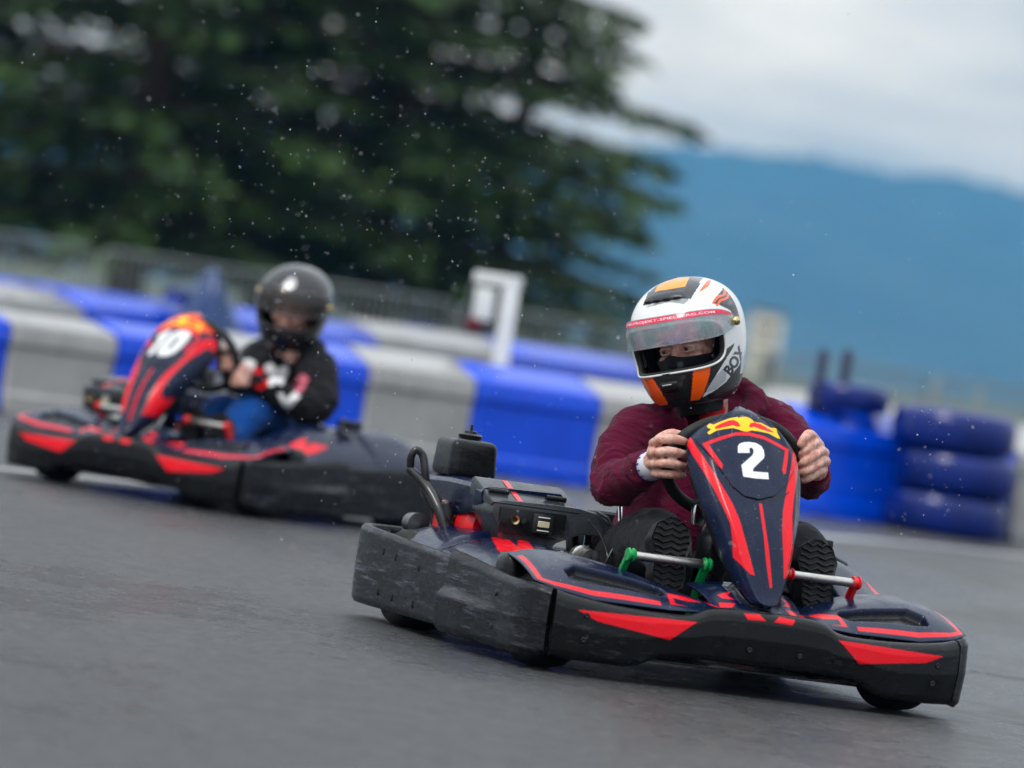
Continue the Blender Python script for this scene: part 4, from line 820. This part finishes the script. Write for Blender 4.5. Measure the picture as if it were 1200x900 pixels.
def person(frame, name, label, spec):
    root_parts = []; J = lambda p: frame.Y(*p) if len(p) == 3 and p[0] > 20 else np.array(p, float)
    H = spec['head']; k = H.k
    body = []
    body.append(ell(H((0, -.005, .0)), (.080*k, .098*k, .125*k), np.stack([H.dir((1, 0, 0)), H.dir((0, 1, 0)), H.dir((0, 0, 1))])))
    body.append(ell(H((0, .030, -.075)), (.058*k, .062*k, .06*k), np.stack([H.dir((1, 0, 0)), H.dir((0, 1, 0)), H.dir((0, 0, 1))])))
    body.append(ch([H((0, .088, -.012)), H((0, .106, -.042)), H((0, .112, -.062)), H((0, .094, -.072))], [.010, .012, .016, .010]))   # nose
    for s in (1, -1):
        body.append(ch([H((s*.010, .092, .006)), H((s*.034, .088, .010)), H((s*.058, .068, .004))], [.009, .011, .009]))  # brow
        body.append(ch([H((s*.030, .080, -.050)), H((s*.055, .062, -.045))], [.018, .018]))                             # cheek
        body.append(ch([H((s*.080, -.01, .01)), H((s*.084, -.02, -.03))], [.012, .010]))                                # ear
    body.append(ch([H((0, .082, -.105)), H((0, .080, -.112))], [.018, .018]))
    nk = J(spec['neck']); ct = J(spec['chest']); pv = J(spec['pelvis'])
    body.append(ch([H((0, -.02, -.08)), nk+(0, 0, .03), nk-(0, 0, .04)], [.062, .066, .075]))
    body.append(ch([nk-(0, 0, .04), ct, (ct+pv)/2, pv], [(.11, .08), (.16, .11), (.15, .11), (.15, .11)]))
    for a in spec['arms']:
        p = [J(q) for q in a['pts']]; body.append(ch([ct+(p[0]-ct)*.4+(0, 0, .05)]+p, [.07]+[.052, .042, .030][:len(p)] if len(p) == 3 else [.07, .052, .046, .042, .030]))
        for fg, r in a['hand']: body.append(ch([J(q) for q in fg], r, 12, 16))
    for lg in spec['legs']: body.append(ch([J(q) for q in lg], [.075, .06, .04]))
    root = obj('person', union(body, spec['voxel'], 2), MAT['skin']); root.location = tuple(frame.o); root.rotation_euler = (0, 0, math.radians(frame.deg)); tag(root, label, 'person')
    # clothing
    top = [ch([nk+(0, -.015, -.035), nk*.5+ct*.5, ct, (ct+pv)/2, pv+(0, 0, -.02)], [(.115, .085), (.165, .10), (.17, .125), (.165, .13), (.165, .13)], 24, 24)]
    for a in spec['arms']:
        p = [J(q) for q in a['pts']]; r = a['r']; P_ = [ct+(p[0]-ct)*.45+(0, 0, .05)]+p; top.append(ch(P_, [.088]+r, 20, 26))
    hood = spec.get('hood')
    if hood:
        for q, r in hood: top.append(ch([J(x) for x in q], r, 14, 20))
    me = union(top, .006, 5, [(.10, .020), (.26, .013, 'MARBLE')]); 
    # cloth pulled into folds round the elbows and along the sleeves
    nv_ = len(me.vertices); V = np.empty(nv_*3); me.vertices.foreach_get('co', V); V = V.reshape(-1, 3); NN = np.empty(nv_*3); me.vertices.foreach_get('normal', NN) if hasattr(me.vertices[0], 'normal') else None; NN = NN.reshape(-1, 3); D = np.zeros(nv_)
    for ai, a in enumerate(spec['arms']):
        Pq = spline([J(q) for q in a['pts']], 60); d2 = ((V[:, None, ::1]-Pq[None, ::3])**2).sum(-1); i_ = d2.argmin(1)*3; near = np.sqrt(d2.min(1)) < .12
        tq = np.r_[0, np.cumsum(np.linalg.norm(np.diff(Pq, axis=0), axis=1))]; tv = tq[i_]; T_ = np.gradient(Pq, axis=0); T_ /= np.linalg.norm(T_, axis=1)[:, None]
        rel_ = V-Pq[i_]; tv = tv+(rel_*T_[i_]).sum(1); e1 = np.cross(T_[i_], (0, 0, 1.)); e1 /= np.linalg.norm(e1, axis=1)[:, None]; e2 = np.cross(T_[i_], e1); ph = np.arctan2((rel_*e1).sum(1), (rel_*e2).sum(1))
        el = tq[-1]*.52; wgt = np.exp(-((tv-el)/.10)**2)+.55*np.exp(-((tv-tq[-1])/.06)**2)+.35
        w1 = 1-np.abs(np.sin(tv*48+1.5*np.sin(ph+ai)+.8*np.sin(3*ph+tv*20))); w2 = 1-np.abs(np.sin(tv*27-2.1*np.sin(ph*1.0+1.3)+ai*2)); D += near*wgt*(.0085*w1**2*(.4+.6*np.cos(ph-1)**2)+.008*w2**2.2-.005)
    me.vertices.foreach_set('co', (V+NN*D[:, None]).ravel()); me.update()
    if spec.get('paint'):
        V = np.array([v.co[:] for v in me.vertices]); NN = np.array([v.normal[:] for v in me.vertices]); c = np.tile(np.array((.010, .010, .012)), (len(V), 1)); P = frame.px(V); vd = frame.l(CP)-V; fr_ = (NN*vd).sum(1) > 0
        for poly, col in spec['paint']: c[pip(P, poly) & fr_] = col
        setcol(me, c)
    ho = obj('hooded_sweatshirt', me, spec['top'], root)
    for a in spec['arms']:
        p = [J(q) for q in a['pts']]; d = norm(p[-1]-p[-2]); obj('cuff', mesh(*tube_arr([p[-1]-d*.055, p[-1]-d*.02, p[-1]+d*.012], [a['r'][-1]*1.0, a['r'][-1]*.93, a['r'][-1]*.86], 18)), spec['cuff'], root)
    lg = [ch([pv+(0, 0, -.02), pv+(0, .05, 0)], [.14, .14])]
    for l_, r in zip(spec['legs'], spec['leg_r']): lg.append(ch([J(q) for q in l_], r, 20, 26))
    obj('trousers', union(lg, .007, 4, [(.06, .012)]), spec['pants'], root)
    # shoes: sole faces forward, toe up
    for c_, tilt in spec['shoes']:
        c0 = J(c_); nz = 30; t_ = np.linspace(0, 1, nz); hw = np.interp(t_, [0, .06, .2, .45, .7, .9, 1], [.012, .036, .044, .041, .055, .042, .010])*1.12; an = np.linspace(0, 2*math.pi, 28, endpoint=False)
        up_ = np.array([tilt, -.22, .97]); bk_ = np.array([0, -.97, -.22]); sx = np.array([1., 0, tilt*-.3])
        V = []; 
        prof = [(0, .90), (-.006, 1.0), (.022, 1.02), (.03, .97), (.05, .93), (.075, .72), (.085, .40)]
        A = np.zeros((len(prof), 60, 3)); ol = np.vstack([np.c_[hw, t_], np.c_[-hw[::-1], t_[::-1]]])
        for i, (d, sc_) in enumerate(prof):
            for j in range(60):
                x, tq = ol[j]; zq = (tq-.5)*.205*(1 if d < .04 else np.interp(tq, [0, 1], [1, .85])); A[i, j] = c0+sx*x*sc_+up_*zq*(.97+.03*sc_ if d < .04 else .75+.25*sc_)+bk_*d
        f = gridfaces(len(prof), 60, False, True); f.append(list(range(60))); f.append(list(range((len(prof)-1)*60, len(prof)*60))); sh = obj('shoe', mesh(A.reshape(-1, 3), f, True, 50), MAT['shoe'], root)
        for i, tq in enumerate(np.linspace(.09, .93, 11)):
            w_ = np.interp(tq, t_, hw)*.86; zq = (tq-.5)*.205; xs = np.linspace(-1, 1, 9); P_ = [c0+sx*x*w_+up_*(zq+.005*math.cos(x*7))-bk_*.003 for x in xs]; obj('tread_bar', mesh(*tube_arr(P_, .0034, 6)), MAT['sole'], sh)
    return root, H
def eyes(root, H):
    for s in (1, -1):
        e_ = obj('eye', mesh(*ell(H((s*.034, .0795, -.018)), (.0150*H.k, .0130*H.k, .0078*H.k), np.stack([H.dir((1, 0, 0)), H.dir((0, 1, 0)), H.dir((0, 0, 1))]))), MAT['eye'], root)
        obj('iris', mesh(*ell(H((s*.034+.0025, .0912, -.0190)), (.006*H.k, .003*H.k, .006*H.k), np.stack([H.dir((1, 0, 0)), H.dir((0, 1, 0)), H.dir((0, 0, 1))]), 16, 10)), MAT['iris'], e_)
        for dz, r, mt in ((.0078, .0046, MAT['skin']), (.0036, .0019, MAT['iris']), (-.0088, .0040, MAT['skin'])):
            obj('eyelid', mesh(*tube_arr([H((s*.034+x*.0165, .0915-.010*x*x, -.018+dz*(1-.55*x*x))) for x in np.linspace(-1, 1, 9)], r*H.k, 8)), mt, e_)
        obj('eyebrow', mesh(*tube_arr([H((s*(.034+x*.02), .0985-.012*(x*.6+.4)**2, .0035+.003*(1-x*x))) for x in np.linspace(-1, 1, 9)], [.002, .003, .0036, .0036, .0036, .0034, .003, .0024, .0014], 8)), MAT['iris'], root)
def balaclava(root, H):
    n, m_ = 60, 30; az = np.linspace(-math.pi, math.pi, n, endpoint=False); A = np.zeros((n, m_, 3))
    for i, a in enumerate(az):
        top = -.040 if abs(a) < 1.2 else -.040+.10*min(1, (abs(a)-1.2)/.4); top += .010*math.exp(-(a/.22)**2)
        for j, q in enumerate(np.linspace(0, 1, m_)):
            z = -.20+(top+.20)*q; r = np.interp(z, [-.2, -.13, -.08, -.045, 0, .06], [.060, .072, .086, .096, .100, .098]); fr_ = 1.24+.24*math.exp(-(a/.30)**2)*np.interp(z, [-.12, -.06, -.03], [0, 1, .6]); A[i, j] = (-math.sin(a)*r*.93, math.cos(a)*r*(fr_ if abs(a) < 1.57 else 1.05)-.004, z)
    solidify(obj('balaclava', grid(H(A.reshape(-1, 3)).reshape(n, m_, 3), True), MAT['black_cloth'], root), .003, 1)
# ---- driver of kart 2
H1 = Head(K2, K2.Y(808, 400, -.09), 27, 8, -18, 1.03)
W = lambda x, y, yl: (x, y, yl)
hr = [([(757, 546, .255), (768, 540, .30), (772, 534, .335)], [0.0301, 0.0301, 0.0200]),
      ([(766, 520, .33), (772, 516, .365), (786, 514, .383), (801, 517, .372), (806, 520, .335)], [0.0155, 0.0129, 0.0141, 0.0115, 0.0101]),
      ([(763, 532, .33), (768, 530, .372), (784, 529, .390), (801, 532, .376), (805, 534, .335)], [0.0155, 0.0129, 0.0141, 0.0115, 0.0101]),
      ([(763, 544, .33), (770, 543, .370), (785, 543, .388), (800, 546, .374), (804, 547, .335)], [0.0146, 0.0125, 0.0136, 0.0111, 0.0096]),
      ([(766, 554, .325), (773, 555, .360), (785, 556, .376), (797, 557, .366), (801, 557, .335)], [0.0134, 0.0125, 0.0117, 0.0108, 0.0092]),
      ([(764, 530, .30), (772, 516, .30), (786, 508, .315), (797, 509, .325)], [0.0167, 0.0159, 0.0134, 0.0108])]
hl = [([(957, 552, .25), (955, 542, .285), (955, 533, .32)], [0.0317, 0.0317, 0.0218]),
      ([(960, 522, .32), (957, 519, .352), (948, 524, .374), (940, 531, .374), (936, 536, .35)], [0.0155, 0.0132, 0.0141, 0.0115, 0.0101]),
      ([(966, 531, .32), (962, 529, .358), (951, 536, .380), (941, 543, .378), (937, 546, .35)], [0.0155, 0.0129, 0.0141, 0.0115, 0.0101]),
      ([(968, 541, .32), (964, 541, .356), (952, 548, .378), (942, 553, .376), (938, 555, .35)], [0.0146, 0.0125, 0.0136, 0.0111, 0.0096]),
      ([(965, 551, .315), (962, 552, .345), (952, 558, .364), (943, 562, .364), (940, 563, .345)], [0.0134, 0.0125, 0.0117, 0.0108, 0.0092]),
      ([(960, 528, .30), (955, 516, .335), (948, 509, .362), (942, 515, .378), (937, 522, .380)], [0.0167, 0.0159, 0.0146, 0.0134, 0.0108])]
spec1 = dict(head=H1, neck=(824, 478, -.14), chest=(812, 545, -.19), pelvis=(-.02, -.22, .235), voxel=.0036,
  arms=[dict(pts=[(742, 508, -.13), (721, 566, .02), (757, 548, .235)], r=[.076, .068, .045], hand=hr), dict(pts=[(893, 490, -.19), (940, 532, -.03), (949, 564, .06), (957, 553, .235)], r=[.077, .062, .057, .043], hand=hl)],
  hood=[([(780, 470, -.16), (815, 462, -.22), (860, 458, -.22), (885, 470, -.15), (872, 492, -.08), (850, 500, -.05)], [.03, .04, .05, .045, .032, .02]), ([(780, 470, -.16), (785, 490, -.08), (800, 505, -.05)], [.03, .03, .02])],
  legs=[[(.09, -.20, .215), (766, 632, .13), (790, 668, .40)], [(-.11, -.20, .215), (928, 645, .13), (950, 690, .40)]], leg_r=[[.10, .088, .055], [.10, .088, .055]],
  shoes=[((785, 650, .462), -.02), ((957, 676, .462), .05)], top=MAT['hoodie'], cuff=MAT['cuff'], pants=MAT['trousers'])
D1, _ = person(K2, 'person', 'driver in maroon hoodie and orange, white and black helmet gripping the steering wheel', spec1)
eyes(D1, H1); balaclava(D1, H1)
hm1, G = helmet(D1, H1, helmet_colours, MAT['helmet'], MAT['visor'], (1.42, -.001, .080, .007), MAT['wpost'])
# visor sun strip with web address
nu, nv = 420, 40; gu = np.linspace(.03, .97, nu); gv = np.linspace(.80, .985, nv); gi = np.linspace(0, 1, 120); gj = np.linspace(0, 1, 40)
def samp(u, v):
    iu = u*119; jv = v*39; i0 = np.clip(iu.astype(int), 0, 118); j0 = np.clip(jv.astype(int), 0, 38); fu = (iu-i0)[..., None]; fv = (jv-j0)[..., None]
    return G[i0, j0]*(1-fu)*(1-fv)+G[i0+1, j0]*fu*(1-fv)+G[i0, j0+1]*(1-fu)*fv+G[i0+1, j0+1]*fu*fv
U_, V_ = np.meshgrid(gu, gv, indexing='ij'); SP = samp(U_, V_); rd_ = SP.copy(); rd_[..., 2] = 0; rd_ /= np.linalg.norm(rd_, axis=-1, keepdims=True); SP = SP+rd_*.0008
arc = np.linspace(-1, 1, nu); tr = text_tris('WWW.PROJEKT-SPIELBERG.COM', 1., .01); tr = tr/np.array([np.ptp(tr[..., 0]), np.ptp(tr[..., 1])]); tr = tr*np.array([1.45, .56])
PT = np.stack([np.repeat(arc, nv), np.tile(np.linspace(-.5, .5, nv), nu)], 1); c = np.tile(np.array(srgb(225, 40, 80)), (nu*nv, 1)); c[in_tris(PT, tr)] = (.8, .8, .8)
obj('visor_strip', grid(H1(SP.reshape(-1, 3)).reshape(nu, nv, 3), cols=c), MAT['strip'], hm1)
# vents on helmet: crown intake and chin intake as raised mouldings
def patch(H, a0, a1, z0, z1, off, nu=24, nv=16):
    a, z = np.meshgrid(np.linspace(a0, a1, nu), np.linspace(z0, z1, nv), indexing='ij'); P = shell(a.ravel(), z.ravel(), 0).reshape(nu, nv, 3); n_ = P.copy(); n_[..., 2] *= 1.4; n_ /= np.linalg.norm(n_, axis=-1, keepdims=True)
    w_ = np.sin(np.pi*np.linspace(0, 1, nu))[:, None]**.35*np.sin(np.pi*np.linspace(0, 1, nv))[None]**.35; return H((P+n_*(off*w_-.001)[..., None]).reshape(-1, 3)).reshape(nu, nv, 3)
vent = obj('crown_vent', grid(patch(H1, -.55, .55, .118, .140, .010)), MAT['grey'], hm1)
for s in (-.34, -.12, .12, .34): obj('vent_slot', mesh(*tube_arr(H1(shell(np.linspace(s-.06, s+.06, 6), np.full(6, .124), .010)), .0025, 6)), MAT['dark'], vent)
cv = obj('chin_vent', grid(patch(H1, -.17, .17, -.128, -.100, .010)), MAT['plastic_plain'], hm1); obj('vent_slot', mesh(*tube_arr(H1(shell(np.linspace(-.07, .07, 6), np.full(6, -.108), .011)), .003, 6)), MAT['alu'], cv)
# neck things
obj('shirt_collar', mesh(*ch([K2.Y(842, 478, -.055), K2.Y(833, 486, -.045), K2.Y(826, 492, -.05)], [.022, .026, .022])), MAT['shirt'], D1)
for q in ([(868, 470, -.06), (862, 482, -.045), (860, 496, -.04)], [(800, 480, -.06), (803, 492, -.035), (806, 505, -.03)]): obj('drawstring', mesh(*ch([K2.Y(*p) for p in q], [.0045]*3, 8)), MAT['cuff'], D1)
obj('zip', mesh(*ch([K2.Y(831, 487, -.035), K2.Y(829, 500, -.02), K2.Y(826, 520, -.02)], [.006, .005, .005], 8)), MAT['alu'], D1)
wp = [K2.Y(*q) for q in ((757, 548, .235), (763, 546, .268))]; wd = norm(wp[1]-wp[0]); v, f = tube_arr([wp[1]-wd*.014, wp[1]-wd*.008, wp[1]+wd*.008, wp[1]+wd*.014], [.038, .041, .041, .038], 24); wb = obj('wristband', mesh(v, f), MAT['band'], D1)
for i in range(14):
    a = i*2*math.pi/14; e1 = norm(np.cross(wd, (0, 0, 1))); e2 = np.cross(wd, e1); p = wp[1]+.0413*(math.cos(a)*e1+math.sin(a)*e2); obj('band_print', mesh(*tube_arr([p-wd*.006, p+wd*.006], .0022, 6)), MAT['bandblue'], wb)
# ---- driver of kart 10
H2 = Head(K10, K10.Y(345, 359, -.10), 14, 10, 6, .97)
def black_helmet(Vh, AZ, Z, H):
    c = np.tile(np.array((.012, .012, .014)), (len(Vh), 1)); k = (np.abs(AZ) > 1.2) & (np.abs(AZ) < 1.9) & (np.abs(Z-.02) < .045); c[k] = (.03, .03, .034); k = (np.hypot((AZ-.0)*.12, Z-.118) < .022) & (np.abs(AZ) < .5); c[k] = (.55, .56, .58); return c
fl = lambda x, y, yl: [([(x-2, y+2, yl-.04), (x, y, yl)], [.034, .034])]+[([(x+3, y-9+6*i, yl), (x-4, y-9+6*i, yl+.035), (x-11, y-8+6*i, yl+.03), (x-13, y-7+6*i, yl)], [.017, .017, .015, .013]) for i in range(4)]+[([(x, y-4, yl), (x-5, y-12, yl+.02), (x-10, y-12, yl+.03)], [.018, .016, .013])]
WH = (.75, .75, .75)
let = [[(273, 417), (278, 414), (283, 418), (279, 430), (273, 430)], [(285, 423), (292, 420), (299, 424), (298, 436), (290, 440), (284, 434)], [(310, 428), (318, 425), (325, 432), (322, 452), (314, 452)], [(322, 447), (328, 430), (337, 428), (338, 437), (330, 452)], [(325, 462), (331, 460), (335, 468), (346, 458), (352, 464), (340, 478), (332, 476)]]
spec2 = dict(head=H2, neck=(347, 404, -.15), chest=(338, 450, -.20), pelvis=(.0, -.23, .225), voxel=.006,
  arms=[dict(pts=[(306, 420, -.17), (281, 446, .04), (270, 424, .26)], r=[.083, .07, .05], hand=fl(269, 421, .29)), dict(pts=[(370, 430, -.15), (366, 476, .0), (296, 448, .22)], r=[.088, .078, .055], hand=fl(286, 440, .27))],
  hood=[([(318, 405, -.2), (345, 400, -.26), (372, 408, -.2), (366, 418, -.1)], [.035, .045, .04, .025])],
  legs=[[(.10, -.20, .215), (262, 486, .14), (228, 520, .40)], [(-.10, -.20, .215), (302, 482, .12), (262, 520, .40)]], leg_r=[[.10, .088, .06], [.105, .092, .065]],
  shoes=[((222, 505, .462), 0), ((252, 512, .462), .03)], top=MAT['black_hoodie'], cuff=MAT['black_cloth'], pants=MAT['jeans'],
  paint=[(p, WH) for p in let]+[([(291, 436), (303, 430), (314, 438), (314, 452), (304, 458), (294, 448)], srgb(205, 14, 18)), ([(344, 446), (354, 438), (362, 444), (354, 458), (347, 460)], srgb(225, 110, 130))])
D2, _ = person(K10, 'person', 'driver in black hoodie with white lettering, blue jeans and plain black helmet', spec2)
eyes(D2, H2)
MV = Mat('tinted_visor'); MV.set(Base_Color=(.06, .05, .045), Roughness=.06, Alpha=.30); MAT['visor2'] = MV.m
helmet(D2, H2, black_helmet, MAT['helmet'], MAT['visor2'], (1.42, .0, .10, .016), MAT['rubber'])

# ------------------------------------------------------------------ spray: fine water drops hanging in the air behind and round the karts
bm = bmesh.new(); bmesh.ops.create_icosphere(bm, subdivisions=2, radius=1.); iv = np.array([v.co[:] for v in bm.verts]); jf = np.array([[v.index for v in f.verts] for f in bm.faces]); bm.free()
PX_ = np.vstack([rng.normal((470, 200), (210, 130), (480, 2)), rng.normal((560, 330), (230, 150), (460, 2)), rng.uniform((0, 0), (1200, 640), (420, 2)), rng.normal((1090, 540), (28, 70), (90, 2)), rng.normal((330, 430), (110, 80), (150, 2))])
V = []; Fd = []
for i, (x, y) in enumerate(PX_):
    Yd = rng.uniform(11.5, 17.5) if i % 4 else rng.uniform(9, 22); p = atY(x, y, Yd)
    if p[2] < .15: continue
    r_ = rng.lognormal(math.log(.00098), .32); V.append(iv*np.array([r_, r_, r_*rng.uniform(1., 1.5)])+p); Fd.append(jf+len(iv)*(len(V)-1))
M = Mat('water_drop'); M.set(Base_Color=(.95, .97, 1.), Roughness=.03, IOR=1.33, Transmission_Weight=.9, Specular_IOR_Level=.8)
me = bpy.data.meshes.new('spray'); me.from_pydata(np.vstack(V).tolist(), [], np.vstack(Fd).tolist()); me.update(); me.polygons.foreach_set('use_smooth', [True]*len(me.polygons))
struct(obj('water_spray', me, M.m), 'stuff')
# ------------------------------------------------------------------ haze
M = Mat('haze_air'); t_ = M.t; t_.nodes.remove(M.b); vo = t_.nodes.new('ShaderNodeVolumePrincipled'); vo.inputs['Color'].default_value = (.025, .36, .95, 1); vo.inputs['Absorption Color'].default_value = (1, 1, 1, 1); vo.inputs['Density'].default_value = 1.3e-4; vo.inputs['Anisotropy'].default_value = .0
t_.links.new(vo.outputs[0], [n for n in t_.nodes if n.type == 'OUTPUT_MATERIAL'][0].inputs['Volume'])
bm = bmesh.new(); bmesh.ops.create_cube(bm, size=1); bm.transform(Matrix.Translation((0, 4200, 149)) @ Matrix.Diagonal((18400, 9800, 304, 1))); me = bpy.data.meshes.new('haze'); bm.to_mesh(me); bm.free()
hz_ = obj('haze', me, M.m); struct(hz_, 'stuff')
